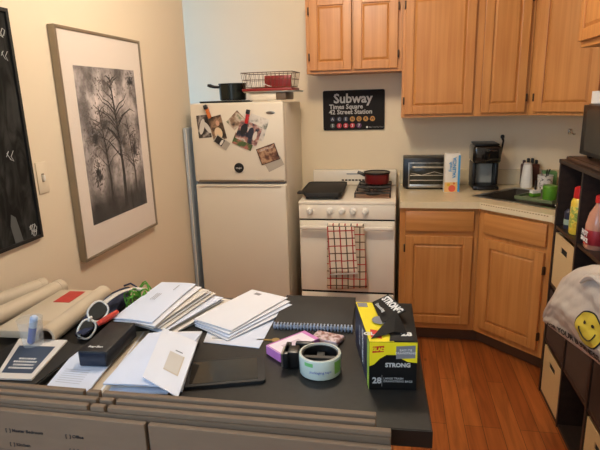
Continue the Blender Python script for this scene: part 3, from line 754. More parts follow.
put('body', B().lathe([(.033, 0), (.036, .006), (.036, .145), (.030, .160), (.026, .163)]), mat('yellow_bottle', (226,190,62), .3, var=.1, scale=30), t)
put('cap', B().lathe([(.028, .1632), (.029, .168), (.027, .208), (.018, .215)]), 'redp', t)
put('label_panel', B().lathe([(.0365, .03), (.0367, .031), (.0367, .125), (.0365, .126)], caps=False), patch('cleaner_label', [(210,170,50), (232,206,90), (120,150,60), (236,220,130)], 50, .3, 2.), t)
t = thing('sauce_bottle', 'clear bottle with a red cap and red label on the shelf, right edge', 'bottle', (.80, 2.17, SZ))
put('body', B().lathe([(.042, 0), (.046, .008), (.046, .10), (.036, .145), (.018, .18), (.017, .19)]), mat('pinkish_liquid', (186,130,104), .2, var=.05), t)
put('cap', B().lathe([(.02, .1902), (.02, .215), (.017, .218)]), 'redp', t)
lb = put('label_panel', B().lathe([(.0465, .02), (.0468, .021), (.0468, .08), (.0465, .081)], caps=False), mat('red_label', (150,34,40), .4), t)
text('lettering', 'HOT', .03, 'whiteink', lb, frame((-.0476, 0, .064), (0,-1,0), (0,0,1)), bold=.001)
text('lettering', 'SAUCE', .024, 'whiteink', lb, frame((-.0476, 0, .038), (0,-1,0), (0,0,1)), bold=.001)
t = thing('spray_can', 'small dark can with a pale band beside the yellow bottle', 'can', (.79, 2.49, SZ))
put('body', B().lathe([(.02, 0), (.022, .004), (.022, .08), (.012, .092)]), mat('can_dark', (46,50,66), .3), t)
put('band', B().lathe([(.0224, .02), (.0226, .021), (.0226, .045), (.0224, .046)], caps=False), mat('can_band', (150,170,150), .4), t)
t = thing('cutting_board', 'dark brown board lying on top of the shelf unit under the microwave', 'board', (.93, 2.30, HT+.0005))
put('board', B().box(-.165, .18, -.3, .235, 0, .016, .004), wood('walnut_board', (74,52,38), (52,36,28), 1), t)
put('edge_groove', B().tube(rect(-.155, .165, -.292, .227, .0158), .0015, 5, closed=True), 'dark', t)
t = thing('microwave_oven', 'black microwave oven standing on the shelf unit at the right', 'microwave', (.80, 2.25, HT+.018))
put('body', B().box(.012, .33, -.25, .235, .012, .235, .014, 3), 'black', t)
for a_ in ((.03, .05, -.23, -.2, 0, .012), (.03, .05, .19, .22, 0, .012), (.28, .3, -.23, -.2, 0, .012), (.28, .3, .19, .22, 0, .012)): put('foot', B().box(*a_), 'black', t)
md = put('door', B().box(0, .012, -.11, .232, .016, .23, .005), 'black', t)
put('window', B().box(-.0015, .001, -.09, .175, .035, .212), mat('mw_window', (50,46,38), .3), md, smooth=False)
put('control_panel', B().box(0, .012, -.247, -.113, .016, .23, .004), 'black', t)
put('handle', B().box(-.02, -.002, -.105, -.095, .04, .21, .004), 'black', md)
t = thing('paper_roll', 'white paper roll standing on top of the microwave', 'paper roll', (.862, 2.465, HT+.2525))
put('roll', B().lathe([(.012, 0), (.038, .001), (.038, .052), (.012, .053), (.012, .0)], caps=False), 'paper2', t)
put('core', B().lathe([(.0125, 0.0005), (.0118, .0005), (.0118, .0528), (.0125, .0528)], caps=False), 'kraft', t)

# white shopping bag with a smiling face, hanging from the shelf front
t = thing('hanging_shopping_bag', 'white plastic shopping bag with a yellow smiley hanging on the shelf unit', 'bag')
BN = Vector((-.957, -.289, 0))
TOPL = [(0, .660), (.065, .755), (.178, .875), (.286, .930), (.406, .966), (.482, .98), (.8, .99), (1.0, .95)]
def bag_z(u):
    for (a, z0), (b2, z1) in zip(TOPL, TOPL[1:]):
        if u <= b2+1e-9: return .652, lerp(z0, z1, (u-a)/(b2-a))
    return .652, .95
def bag_pt(u, v, off=0., side=1.):
    z0, z1 = bag_z(min(max(u, 0), 1))
    e = max(0., 16*u*(1-u)*v*(1-v))**.5
    wr_ = .007*math.sin(9*u+11*v)+.0025*abs(math.sin(24*u-19*v))+.004*abs(math.sin(16*v+11*u))+.001*math.sin(57*u+19*v)
    p = Vector((.575+.160*u, 1.98-.58*u, lerp(z0, z1, v)))
    return p+BN*(side*.045*e+(wr_*e if side > 0 else 0)+off)
put('front_sheet', B().grid(lambda u, v: bag_pt(u, v), 60, 40), 'bag', t)
put('back_sheet', B().grid(lambda u, v: bag_pt(u, v, 0, -.15), 20, 12), 'bag', t)
hb = [bag_pt(.44+.24*k/14, .82, .010)+Vector((0, 0, (.035)*math.sin(PI*k/14))) for k in range(15)]
put('handle_loop', B().tube(hb, [.005+.008*math.sin(PI*k/14) for k in range(15)], 8), 'bag', t)
def on_bag(cu, cv, su, sv, off=.0025):
    return lambda co: bag_pt(cu+co.x*su, cv+co.y*sv, off+co.z)
def bag_disc(name, cu, cv, r, m, off, r0=0.):
    b = B(); n = 40; K = 8
    vs = [[b.bm.verts.new(bag_pt(cu+(r0+(r-r0)*j/K)*math.cos(2*PI*i/n)/.60, cv+(r0+(r-r0)*j/K)*math.sin(2*PI*i/n)/.325, off)) for j in range(K+1)] for i in range(n)]
    for i in range(n):
        for j in range(K): b.bm.faces.new((vs[i][j], vs[(i+1) % n][j], vs[(i+1) % n][j+1], vs[i][j+1]))
    return put(name, b, m, t)
FC = (.545, .37); RU, RV = 1/.60, 1/.325
bag_disc('smiley_outline', *FC, .062, 'ink', .0022)
bag_disc('smiley_face', *FC, .057, mat('smiley_yellow', (206,180,60), .4), .0036)
bag_disc('eye', FC[0]-.03, FC[1]+.06, .006, 'ink', .005); bag_disc('eye', FC[0]+.03, FC[1]+.06, .006, 'ink', .005)
sm_ = B(); pp = [bag_pt(FC[0]+.034*math.cos(a)*RU, FC[1]+.034*math.sin(a)*RV, .0052) for a in [PI+PI*k/14 for k in range(15)]]
sm_.tube(pp, .002, 6); put('smile', sm_, 'ink', t)
text('lettering', 'FOR YOUR BUSINESS', .034, 'ink', t, Matrix(), depth=.0003, bold=.001, align='LEFT', warp=on_bag(.10, .125, RU, RV, .003))
text('lettering', 'HAVE A NICE DAY', .032, 'ink', t, Matrix(), depth=.0003, bold=.001, align='LEFT', warp=on_bag(.66, .70, RU, RV, .003))

# ------------------------------------------------------------------ left wall: switch, framed print, chalkboard
t = thing('light_switch', 'cream light switch between the chalkboard and the framed tree print', 'switch', (XL+.0065, 1.7, 1.26))
t.location = (XL+.0065, 1.64, 1.262)
t.location.y = 1.645
t.location = (XL+.0005, 1.722, 1.26)
put('plate', B().box(0, .005, -.030, .030, -.06, .06, .002), 'wall', t)
put('toggle', B().box(.0055, .014, -.005, .005, -.012, .010, .002), 'whitep', t)
put('toggle_slot', B().box(.0051, .0056, -.007, .007, -.016, .016), 'silver', t, smooth=False)

PX = -1.322
t = thing('framed_print', 'metal framed black and white tree print on the left wall', 'picture', (0, 0, 0))
y0, y1, z0, z1 = 1.879, 2.563, .863, 1.837
fr = B().box(XL+.002, PX+.004, y0, y0+.012, z0, z1, .001).box(XL+.002, PX+.004, y1-.012, y1, z0, z1, .001).box(XL+.002, PX+.004, y0+.012, y1-.012, z0, z0+.012, .001).box(XL+.002, PX+.004, y0+.012, y1-.012, z1-.012, z1, .001)
put('frame', fr, 'silver', t, smooth=False)
put('mat_board', B().box(XL+.004, PX-.002, y0+.0125, y1-.0125, z0+.0125, z1-.0125), 'mboard', t, smooth=False)
# the print: misty grove; tonal clouds come from noise in the ink, trunks are drawn
def misty(name):
    m, nt, b = base_mat(name)
    tc = N(nt, 'ShaderNodeTexCoord'); mp = N(nt, 'ShaderNodeMapping'); mp.inputs['Scale'].default_value = (1, 1, .55)
    nt.links.new(tc.outputs['Object'], mp.inputs[0])
    n1 = N(nt, 'ShaderNodeTexNoise', Scale=9., Detail=3.); nt.links.new(mp.outputs[0], n1.inputs['Vector'])
    n2 = N(nt, 'ShaderNodeTexNoise', Scale=42., Detail=5.); nt.links.new(tc.outputs['Object'], n2.inputs['Vector'])
    sp = N(nt, 'ShaderNodeSeparateXYZ'); nt.links.new(tc.outputs['Object'], sp.inputs[0])
    # printed tones by height on the sheet: dark ground, pale mist, darker crown
    cz = N(nt, 'ShaderNodeValToRGB'); e = cz.color_ramp.elements
    e[0].position = 0; e[0].color = (.05,.05,.05,1); e[1].position = 1; e[1].color = (.5,.5,.5,1)
    for p_, v_ in ((.12, .10), (.22, .45), (.38, .80), (.6, .42), (.78, .85)): q_ = e.new(p_); q_.color = (v_, v_, v_, 1)
    mr = N(nt, 'ShaderNodeMapRange'); mr.inputs['From Min'].default_value = 1.0; mr.inputs['From Max'].default_value = 1.69
    nt.links.new(sp.outputs['Z'], mr.inputs[0]); nt.links.new(mr.outputs[0], cz.inputs[0])
    c1 = N(nt, 'ShaderNodeValToRGB'); c1.color_ramp.elements[0].position = .38; c1.color_ramp.elements[0].color = (.05,.045,.045,1); c1.color_ramp.elements[1].position = .62; c1.color_ramp.elements[1].color = (1.,1,1,1)
    nt.links.new(n1.outputs['Fac'], c1.inputs[0])
    c2 = N(nt, 'ShaderNodeValToRGB'); c2.color_ramp.elements[0].position = .42; c2.color_ramp.elements[0].color = (.55,.55,.55,1); c2.color_ramp.elements[1].position = .56; c2.color_ramp.elements[1].color = (1.,1,1,1)
    nt.links.new(n2.outputs['Fac'], c2.inputs[0])
    a = N(nt, 'ShaderNodeMix', data_type='RGBA', blend_type='MULTIPLY'); a.inputs[0].default_value = .8; nt.links.new(cz.outputs[0], a.inputs[6]); nt.links.new(c1.outputs[0], a.inputs[7])
    c = N(nt, 'ShaderNodeMix', data_type='RGBA', blend_type='MULTIPLY'); c.inputs[0].default_value = .7; nt.links.new(a.outputs[2], c.inputs[6]); nt.links.new(c2.outputs[0], c.inputs[7])
    tn = N(nt, 'ShaderNodeMix', data_type='RGBA', blend_type='MULTIPLY'); tn.inputs[0].default_value = 1.; tn.inputs[7].default_value = (1, .88, .84, 1)
    nt.links.new(c.outputs[2], tn.inputs[6]); nt.links.new(tn.outputs[2], b.inputs['Base Color']); b.inputs['Roughness'].default_value = .6; b.inputs['Specular IOR Level'].default_value = .1
    return m
pr = put('print', B().box(PX-.002, PX-.0008, 1.975, 2.476, 1.005, 1.688), misty('misty_trees'), t, smooth=False)
XI = PX-.0004
def trunk(pts, w0, w1, m='photob', parent=pr, name='printed_tree'):
    b = B(); L_, R_ = [], []
    n = len(pts)
    for i, (y, z) in enumerate(pts):
        a = pts[max(i-1, 0)]; c = pts[min(i+1, n-1)]; dy, dz = c[0]-a[0], c[1]-a[1]; l = math.hypot(dy, dz) or 1
        w_ = lerp(w0, w1, i/(n-1))/2; L_.append(b.bm.verts.new((XI, y-dz/l*w_, z+dy/l*w_))); R_.append(b.bm.verts.new((XI, y+dz/l*w_, z-dy/l*w_)))
    for i in range(n-1): b.bm.faces.new((L_[i], L_[i+1], R_[i+1], R_[i]))
    return b
def tree(y, z0_, h, w_, m, nb, rnd, spread):
    b = trunk([(y, z0_), (y+.006, z0_+h*.3), (y-.006, z0_+h*.6), (y-.03, z0_+h)], w_, w_*.3)
    for k in range(nb):
        f = rnd.uniform(.38, .98); s = rnd.choice((-1, 1)); l = spread*(1.15-f)*rnd.uniform(.6, 1.2)
        yy = y-.03*f*f; zz = z0_+h*f
        pts = [(yy, zz), (yy+s*l*.4, zz+l*.35), (yy+s*l*.8, zz+l*.5), (yy+s*l*1.05, zz+l*rnd.uniform(.35, .8))]
        b2 = trunk([p for p in pts if 1.98 < p[0] < 2.47 and p[1] < 1.684] if all(1.98 < p[0] < 2.47 and p[1] < 1.684 for p in pts) else pts[:2], w_*.3, w_*.08)
        b._add(b2.bm)
    put('printed_tree', b, m, pr, smooth=False)
rnd = random.Random(3)
M['inkd'] = mat('print_dark', (24,20,20), .5, spec=.1); M['inkm'] = mat('print_mid', (50,44,42), .5, spec=.1)
tree(2.27, 1.03, .62, .030, 'inkd', 20, rnd, .28)
tree(2.15, 1.04, .48, .020, 'inkd', 12, rnd, .20)
tree(2.38, 1.05, .42, .018, 'inkm', 12, rnd, .16)
fo_ = B()
for cy_, cz_, ry_, rz_, n_ in ((2.07,1.38,.08,.10,420), (2.16,1.44,.10,.10,360), (2.40,1.30,.06,.11,360), (2.31,1.34,.05,.09,160), (2.43,1.63,.04,.05,160), (2.06,1.22,.05,.07,240), (2.20,1.62,.14,.05,160)):
    for k in range(n_):
        a = rnd.uniform(0, 2*PI); r_ = abs(rnd.gauss(0, .62))
        yy, zz = cy_+ry_*r_*math.cos(a), cz_+rz_*r_*math.sin(a)
        if not (1.985 < yy < 2.466 and 1.02 < zz < 1.68): continue
        q = rnd.uniform(.003, .009); a2 = rnd.uniform(0, PI)
        fo_.bm.faces.new([fo_.bm.verts.new((XI+.0001, yy+q*math.cos(a2+j*PI/2)*(1 if j % 2 else .5), zz+q*math.sin(a2+j*PI/2)*(1 if j % 2 else .5))) for j in range(4)])
put('printed_foliage', fo_, mat('print_leaf', (98,88,84), .5, var=.45, scale=22, spec=.1), pr, smooth=False)
put('printed_fence', B().box(PX-.0008, XI, 2.0, 2.03, 1.03, 1.09), 'inkd', pr, smooth=False)
put('glazing', B().box(PX+.0005, PX+.0015, y0+.0125, y1-.0125, z0+.0125, z1-.0125), glass('picture_glass', (250,250,250), .02, .03), t, smooth=False)

t = thing('chalkboard', 'black framed chalkboard with chalk scribbles at the left edge', 'chalkboard')
X0 = XL+.0065
cy0, cy1, cz0, cz1 = .95, 1.657, 1.042, 1.858
def board_mat():
    m, nt, b = base_mat('dusty_blackboard')
    tc = N(nt, 'ShaderNodeTexCoord'); mp = N(nt, 'ShaderNodeMapping'); mp.inputs['Scale'].default_value = (1, 3.2, 1)
    nt.links.new(tc.outputs['Object'], mp.inputs[0])
    no = N(nt, 'ShaderNodeTexNoise', Scale=5., Detail=4., Distortion=1.5); nt.links.new(mp.outputs[0], no.inputs['Vector'])
    cr = N(nt, 'ShaderNodeValToRGB'); cr.color_ramp.elements[0].position = .42; cr.color_ramp.elements[0].color = rgb(30,29,28); cr.color_ramp.elements[1].position = .75; cr.color_ramp.elements[1].color = rgb(66,66,64)
    nt.links.new(no.outputs['Fac'], cr.inputs[0]); nt.links.new(cr.outputs[0], b.inputs['Base Color']); b.inputs['Roughness'].default_value = .8; b.inputs['Specular IOR Level'].default_value = .1
    return m
put('board', B().box(X0, X0+.006, cy0+.012, cy1-.012, cz0+.012, cz1-.012), board_mat(), t, smooth=False)
put('frame', B().box(X0, X0+.014, cy0, cy0+.012, cz0, cz1).box(X0, X0+.014, cy1-.012, cy1, cz0, cz1).box(X0, X0+.014, cy0+.012, cy1-.012, cz0, cz0+.012).box(X0, X0+.014, cy0+.012, cy1-.012, cz1-.012, cz1), 'blackm', t, smooth=False)
sc = B(); rr = random.Random(5)
def scrib(y, z, s, n, r=.0016):
    p = []
    for k in range(n): p.append((X0+.0065, y+s*(k/n)*1.2+s*.25*math.sin(k*2.1), z+s*.55*math.sin(k*1.25)))
    sc.tube(p, r, 5)
scrib(1.545, 1.36, .035, 7, .0012); scrib(1.60, 1.775, .03, 9); scrib(1.60, 1.70, .03, 7, .001)
scrib(1.60, 1.085, .03, 12, .0018); scrib(1.605, 1.065, .025, 9, .0014)
put('chalk_marks', sc, 'chalk', t)
put('chalk_drawing', B().prism([(1.52, 1.05), (1.56, 1.05), (1.55, 1.10), (1.54, 1.145), (1.52, 1.16), (1.51, 1.12)], 0, .0005, mtx=Matrix(((0,0,1,X0+.0062), (1,0,0,0), (0,1,0,0), (0,0,0,1)))), mat('chalk_smear', (84,86,86), .9), t, smooth=False)

# ------------------------------------------------------------------ peninsula counter
TX, TY, TR, TZ = .074, .88, .0411, .9
ct, st_ = math.cos(TR), math.sin(TR)
def T(x, y, z=TZ): return (TX+x*ct-y*st_, TY+x*st_+y*ct, z)
t = thing('peninsula_counter', 'charcoal laminate counter in the foreground with a black edge', 'counter', (TX, TY, 0), TR)
put('top', B().box(-1.385, 0, 0, .625, .865, .9, .002), 'counter', t, smooth=False)
put('edge_band', B().box(-1.385, .0015, -.0015, .0, .862, .8985).box(0, .0015, 0, .625, .862, .8985), 'edge', t, smooth=False)
put('base', B().box(-1.35, -.12, .10, .55, 0, .864), mat('peninsula_paint', (150,128,100), .6), t, smooth=False)

# folded moving boxes standing along the near edge
def moving(label, y, xr, ztop, xl=-1.36, th=.012, gaps=(), slope=.0225, inner=True, gd=.12):
    o = thing('folded_moving_box', label, 'cardboard', T(0, 0, 0), TR, group='flattened moving boxes leaning on the counter')
    segs = sorted([xl]+[g for g in gaps]+[xr]); b = B()
    g_ = .0035
    for a, c in zip(segs, segs[1:]):
        b.box(a+(g_ if a != xl else 0), c-(g_ if c != xr else 0), y-th, y, ztop-gd, ztop, .0015)
    b.box(xl, xr, y-th, y, .05, ztop-gd-.001, .0015)
    sh = Matrix.Identity(4); sh[2][0] = -slope; sh[2][3] = -slope*.1
    b.bm.transform(sh)
    put('panel', b, 'kraft', o, smooth=False)
    if inner:
        b = B().box(xl+.001, xr-.001, y-th-.006, y-th-.0005, .06, ztop-.009, .001); b.bm.transform(sh)
        put('inner_panel', b, 'kraft2', o, smooth=False)
    return o
for l, y, xr, zt, gp in (('flattened moving box, rearmost of the leaning stack', -.0145, -.107, .944, (-.70, -.665)),
      ('flattened moving box, second from the counter edge', -.035, -.108, .942, (-.66, -.625)),
      ('flattened moving box, third from the counter edge', -.056, -.080, .941, (-.668, -.632))): moving(l, y, xr, zt, gaps=gp)
o = moving('flattened moving box with a printed room checklist, nearest the camera', -.0770, -.080, .921, gaps=(-.54,), slope=.033, inner=False, gd=.09)
for s_, x, z in (('[  ] Master Bedroom', -.842, .902), ('[  ] Kitchen', -.838, .870), ('[  ] Office', -.712, .898), ('[  ] Garage', -.708, .866)):
    text('lettering', s_, .0098, 'ink', o, frame((x, -.0894, z), (1,0,-.02), (0,0,1)), align='LEFT', depth=.0003, bold=.0002)

# ---- papers
def sheet(name, label, cat, pts, m='paper', th=.0015, group=None, extra=None, curl=0.):
    """pts: four local corner points (x, y, z)"""
    W_ = [Vector(T(x, y, z)) for x, y, z in pts]; c = sum(W_, Vector())/4
    o = thing(name, label, cat, c, group=group)
    P_ = [w_-c for w_ in W_]
    def f(u, v):
        p = P_[0]*(1-u)*(1-v)+P_[1]*u*(1-v)+P_[2]*u*v+P_[3]*(1-u)*v
        p = p.copy(); p.z += curl*math.sin(PI*u)*.5+curl*.6*math.sin(PI*v+u)
        return p
    b = B().grid(f, 8, 8); n0 = len(b.bm.verts)
    b.grid(lambda u, v: f(u, v)-Vector((0, 0, th)), 8, 8)
    vs = b.bm.verts; vs.ensure_lookup_table()
    def idx(i, j, k): return vs[k*n0+i*9+j]
    for k in range(8):
        for (a, c_) in (((k, 0), (k+1, 0)), ((k, 8), (k+1, 8)), ((0, k), (0, k+1)), ((8, k), (8, k+1))):
            b.bm.faces.new((idx(*a, 0), idx(*c_, 0), idx(*c_, 1), idx(*a, 1)))
    put('sheet', b, m, o)
    return o, P_
def inset(o, P_, name, u0, u1, v0, v1, m, up=.0006):
    def f(u, v):
        p = P_[0]*(1-u)*(1-v)+P_[1]*u*(1-v)+P_[2]*u*v+P_[3]*(1-u)*v; return p+Vector((0,0,up))
    b = B(); b.bm.faces.new([b.bm.verts.new(f(*q)) for q in ((u0,v0), (u1,v0), (u1,v1), (u0,v1))])
    return put(name, b, m, o, smooth=False)
def rectc(cx, cy, w, h, a, z, dz=0.):
    ca, sa = math.cos(a), math.sin(a)
    return [(cx+x*ca-y*sa, cy+x*sa+y*ca, z+dz*(x/w+.5)) for x, y in ((-w/2,-h/2), (w/2,-h/2), (w/2,h/2), (-w/2,h/2))]

# mail pile A, fanned out at the back left (nine pieces); the top one lies furthest left
words_ = ['lowest', 'second lowest', 'third from the bottom', 'fourth from the bottom', 'fifth from the bottom', 'sixth from the bottom', 'seventh from the bottom', 'second from the top', 'topmost']
for i in range(9):
    k = 8-i
    cx = -.752+k*.0108+.005*math.sin(i*2.3); cy = .452+.006*math.sin(i*1.7)+k*.004
    pts = rectc(cx, cy, .262-.004*(i % 3), .125+.010*(i % 2), math.radians(80-2.2*k+3*math.sin(i*1.9)), .9035+i*.0056, .002*i)
    o, P_ = sheet('envelope', 'envelope in the fanned mail pile at the back, %s' % words_[i], 'envelope', pts, ('paper', 'paper2', 'paper', 'paper3', 'paper2')[i % 5], .0022, 'mail in the fanned pile', curl=.004 if i > 5 else .0018)
    if i == 8:
        for q in range(3): inset(o, P_, 'printed_line', .45, .62, .62-.05*q, .635-.05*q, 'grey', .0075)
        inset(o, P_, 'printed_line', .75, .9, .35, .37, 'grey', .0055)
# pile B, white envelopes in the centre
for i in range(4):
    pts = rectc(-.505+.006*(3-i), .498-.010*(3-i), .262, .145, math.radians(63-2.5*(3-i)+1.5*math.sin(i*3)), .9065+i*.0046, .003)
    o, P_ = sheet('envelope', 'white envelope in the centre stack, %s' % ('lowest', 'second lowest', 'second from the top', 'topmost with a dark stamp mark')[i], 'envelope', pts, ('paper', 'paper3', 'paper', 'paper')[i], .0022, 'white envelopes stacked in the centre', curl=.0016)
    if i == 3: inset(o, P_, 'postmark', .88, .94, .62, .78, 'grey', .0006)
pts = [(-.565,.312,.9025), (-.408,.293,.9025), (-.40,.545,.9025), (-.585,.445,.9025)]
o, P_ = sheet('envelope', 'large white envelope lying flat beneath the centre stack', 'envelope', pts, 'paper3', .0018)
inset(o, P_, 'address_window', .1, .45, .08, .3, 'paper', .0004); inset(o, P_, 'printed_line', .12, .4, .16, .19, 'grey', .0006)
# cream windowed envelope sliding off the front pile
for i in range(6):
    pts = rectc(-.632+.007*math.sin(i*2), .182+.014*math.cos(i*1.7), .25, .135+.008*(i % 2), math.radians(101-1.5*i+2*math.sin(i*2.2)), .9035+i*.0056, 0)
    o, P_ = sheet('letter', 'folded letter in the front pile under the windowed envelope, %s' % ('lowest', 'second lowest', 'third lowest', 'third from the top', 'second from the top', 'topmost')[i], 'letter', pts, ('paper3', 'paper', 'paper3', 'paper2', 'paper', 'paper3')[i], .0036, 'letters in the front pile', curl=.002)
pts = [(-.62,.068,.9405), (-.516,.012,.932), (-.552,.236,.942), (-.671,.303,.944)]
o, P_ = sheet('windowed_envelope', 'cream envelope with a clear address window on the front pile', 'envelope', pts, 'paper', .002)
inset(o, P_, 'address_window', .42, .82, .28, .62, mat('window_film', (200,192,180), .3)); inset(o, P_, 'window_edge', .80, .83, .28, .62, 'tube', .0009); inset(o, P_, 'window_edge', .42, .83, .27, .29, 'tube', .0009)
inset(o, P_, 'printed_line', .55, .75, .66, .68, 'grey', .0009)
pts = [(-.735,.04,.9145), (-.698,.04,.9145), (-.742,.35,.9145), (-.775,.345,.9145)]
# manila folder and printed page at the front left
pts = [(-.80,.035,.9015), (-.700,.035,.9015), (-.742,.365,.9015), (-.82,.345,.9015)]
o, P_ = sheet('manila_folder', 'tan manila folder edge between the black case and front pile', 'folder', [(x, y, z+.001) for x, y, z in pts], 'tube', .002)
inset(o, P_, 'paper_edge', .80, .86, .02, .98, 'paper', .0006)
pts = [(-.848,.055,.9125), (-.740,.045,.9125), (-.76,.24,.9125), (-.88,.235,.9125)]
o, P_ = sheet('printed_page', 'white printed page under the black glasses case', 'paper', pts, 'paper3', .004)
for q in range(7): inset(o, P_, 'printed_line', .12, .7, .1+.05*q, .112+.05*q, 'pale_lines', .0004)
# black glasses case
t = thing('glasses_case', 'black oblong glasses case with white lettering', 'case', T(-.785, .224, .9135), TR+.03)
put('case', B().box(-.037, .037, -.082, .082, 0, .041, .004), mat('case_black', (26,25,28), .5, var=.1), t)
put('end_panel', B().box(-.033, .033, -.0835, -.0822, .003, .037, .0005), mat('case_blue_sheen', (30,38,54), .3), t)
text('lettering', 'Ray-Ban', .0115, 'whiteink', t, frame((-.002, -.058, .0412), (1,0,0), (0,1,0)), depth=.0002, bold=.0002)
# framed card and black folder at left
t = thing('black_folder', 'black ring folder lying under the slate-labelled card', 'folder', T(-.955, .175, TZ+.0005), TR-.06)
put('cover', B().box(-.12, .085, -.14, .078, 0, .014, .002), 'blackm', t, smooth=False)
put('edge_pages', B().box(.0855, .09, -.135, .075, .003, .011), 'black', t, smooth=False)
pts = [(-.985,.062,.9195), (-.893,.066,.9195), (-.925,.258,.9195), (-1.065,.255,.9195)]
o, P_ = sheet('label_card', 'white card with a slate-blue block of small lettering', 'card', pts, 'paper2', .004)
inset(o, P_, 'colour_block', .10, .88, .12, .80, 'slate', .0005)
lr = random.Random(2)
lines_ = B()
def cardpt(u, v): return P_[0]*(1-u)*(1-v)+P_[1]*u*(1-v)+P_[2]*u*v+P_[3]*(1-u)*v+Vector((0,0,.001))
for r_, (a, b_) in enumerate(((.30,.70), (.22,.78), (.26,.76), (.20,.80))):
    u = a; v = .44-.075*r_
    while u < b_:
        w_ = lr.uniform(.02, .05)
        lines_.bm.faces.new([lines_.bm.verts.new(cardpt(*q)) for q in ((u,v), (min(u+w_, b_),v), (min(u+w_, b_),v+.04), (u,v+.04))]); u += w_+.018
put('small_print', lines_, 'whiteink', o, smooth=False)
pts = [(-.90,.20,.9165), (-.872,.20,.9165), (-.885,.275,.9165), (-.915,.27,.9165)]
# plastic cup with a blue marker
t = thing('plastic_cup', 'small clear plastic cup on the slate-labelled card', 'cup', T(-1.0, .225, .9205))
put('wall', B().lathe([(.024, 0), (.025, .001), (.031, .072), (.0325, .073), (.0302, .072), (.0242, .002), (.023, .0018)]), 'glass', t)
t = thing('blue_marker', 'blue and white marker standing in the clear cup', 'marker', T(-1.008, .225, .9235))
mk = Matrix.Rotation(.30, 4, 'Y')
put('barrel', B().lathe([(.0055, 0), (.0095, .006), (.0095, .050)], mtx=mk), 'blue', t)
put('cap', B().lathe([(.0097, .0502), (.0097, .078), (.006, .082)], mtx=mk), mat('marker_cap', (180,196,222), .3), t)

# mailing parcel, tubes, cloth
t = thing('kraft_parcel', 'flat kraft paper parcel with a red label and rolled edge', 'parcel', T(-1.045, .432, TZ+.001), TR)
d1 = Vector((.075, .30)); 
def PP(a, b_): return (-.035+a*.0+(-.045)*(b_)+a*.075, -.165+b_*.30+a*.0)
poly = [(-.105,-.168), (.034,-.168), (.030,.14), (-.10,.14)]
put('body', B().prism(poly, .012, .036, bev=.006), 'tube', t)
rp = [Vector((.060, -.178, .026)), Vector((.052, .14, .026))]
rl = B()
def hollow(b, p, q, ro, ri, seg=24):
    p, q = Vector(p), Vector(q); d = q-p
    m = Matrix.Translation(p) @ d.to_track_quat('Z', 'Y').to_matrix().to_4x4(); L_ = d.length
    return b.lathe([(ri, 0), (ro, 0), (ro, L_), (ri, L_), (ri, 0)], mtx=m, seg=seg, caps=False)
hollow(rl, rp[0], rp[1], .026, .020); put('rolled_edge', rl, 'tube', t)
hollow_in = B(); hollow(hollow_in, (rp[0]+Vector((0,.001,0))), rp[1], .0199, .0185); put('roll_inside', hollow_in, 'tubed', t)
put('red_label', B().box(-.055, .0, .03, .12, .0362, .037), mat('red_sticker', (186,52,44), .5, var=.1, scale=60), t, smooth=False)
put('printed_strip', B().box(-.02, .03, -.13, -.10, .0362, .0366), mat('pale_strip', (190,170,140), .6), t, smooth=False)
for i, (lb_, p, q, ro) in enumerate((('long pale mailing tube lying behind the kraft parcel', (-1.224,.285,.929), (-1.168,.605,.929), .028),
                                    ('crumpled pale paper roll against the left wall, furthest back', (-1.30,.44,.930), (-1.235,.612,.930), .029))):
    P0, P1 = Vector(T(*p)), Vector(T(*q)); d = P1-P0; P0 = P0-d*(.9 if i == 0 else .12)
    if i: P0.x = max(P0.x, XL+.05)
    o = thing('mailing_tube', lb_, 'tube', (P0+P1)/2)
    c = (P0+P1)/2
    b = B(); hollow(b, P0-c, P1-c, ro, ro-.005); put('wall', b, 'tube', o)
    e_ = (P1-P0).normalized()
    b = B(); hollow(b, P1-c-e_*.02, P1-c+e_*.002, ro+.001, ro-.006); put('end_rim', b, 'tube' , o)
    b = B().cyl(P0-c+e_*.02, P0-c+e_*.025, ro-.006); put('end_plug', b, 'tubed', o)
t = thing('dark_cloth', 'dark navy pouch bunched behind the white sunglasses', 'pouch', T(-.915, .44, TZ+.001), TR+.10)
def pouch(u, v):
    a = 2*PI*u; s = math.sin(PI*v)
    prof = [.010, .026, .032, .032, .034, .032, .014]
    k = v*6; i = min(int(k), 5); r = lerp(prof[i], prof[i+1], k-i)
    r *= 1+.12*math.sin(3*a+5*v)+.07*math.sin(7*a-11*v)
    return (r*math.cos(a), -.17+.34*v, max(.0, .026+r*.62*math.sin(a)))
put('pouch', B().grid(pouch, 28, 24), 'navy', t)
put('drawstring', B().tube([(0,.15,.045), (.02,.16,.05), (.04,.155,.04), (.05,.14,.02)], .003, 6), 'navy', t)
# strap pieces: white strip & green cords
t = thing('lanyard_strap', 'white strap leading back from the sunglasses', 'strap', T(-.880, .44, TZ+.006), TR-.15)
put('strap', B().grid(lambda u, v: (.009*(v-.5)*2+.0*u, -.08+.17*u, .058+.012*math.sin(PI*u)), 14, 2), 'paper2', t, solid=.002)
put('end_fold', B().box(-.009, .035, .09, .105, .05, .056, .001), 'paper2', t)
t = thing('green_lanyard', 'tangle of bright green lanyard cord behind the sunglasses', 'lanyard', T(-.838, .515, TZ+.002), TR)
gb = B(); gr = random.Random(4)
for k in range(6):
    cx, cy, rx, ry = gr.uniform(-.015, .015), gr.uniform(-.03, .03), gr.uniform(.012, .03), gr.uniform(.02, .045)
    gb.tube([(cx+rx*math.cos(a), cy+ry*math.sin(a), .030+.022*math.sin(a*2+k)+.004*k) for a in [2*PI*j/18 for j in range(18)]], .0026, 6, closed=True)
put('loops', gb, mat('green_cord', (86,150,44), .5), t)
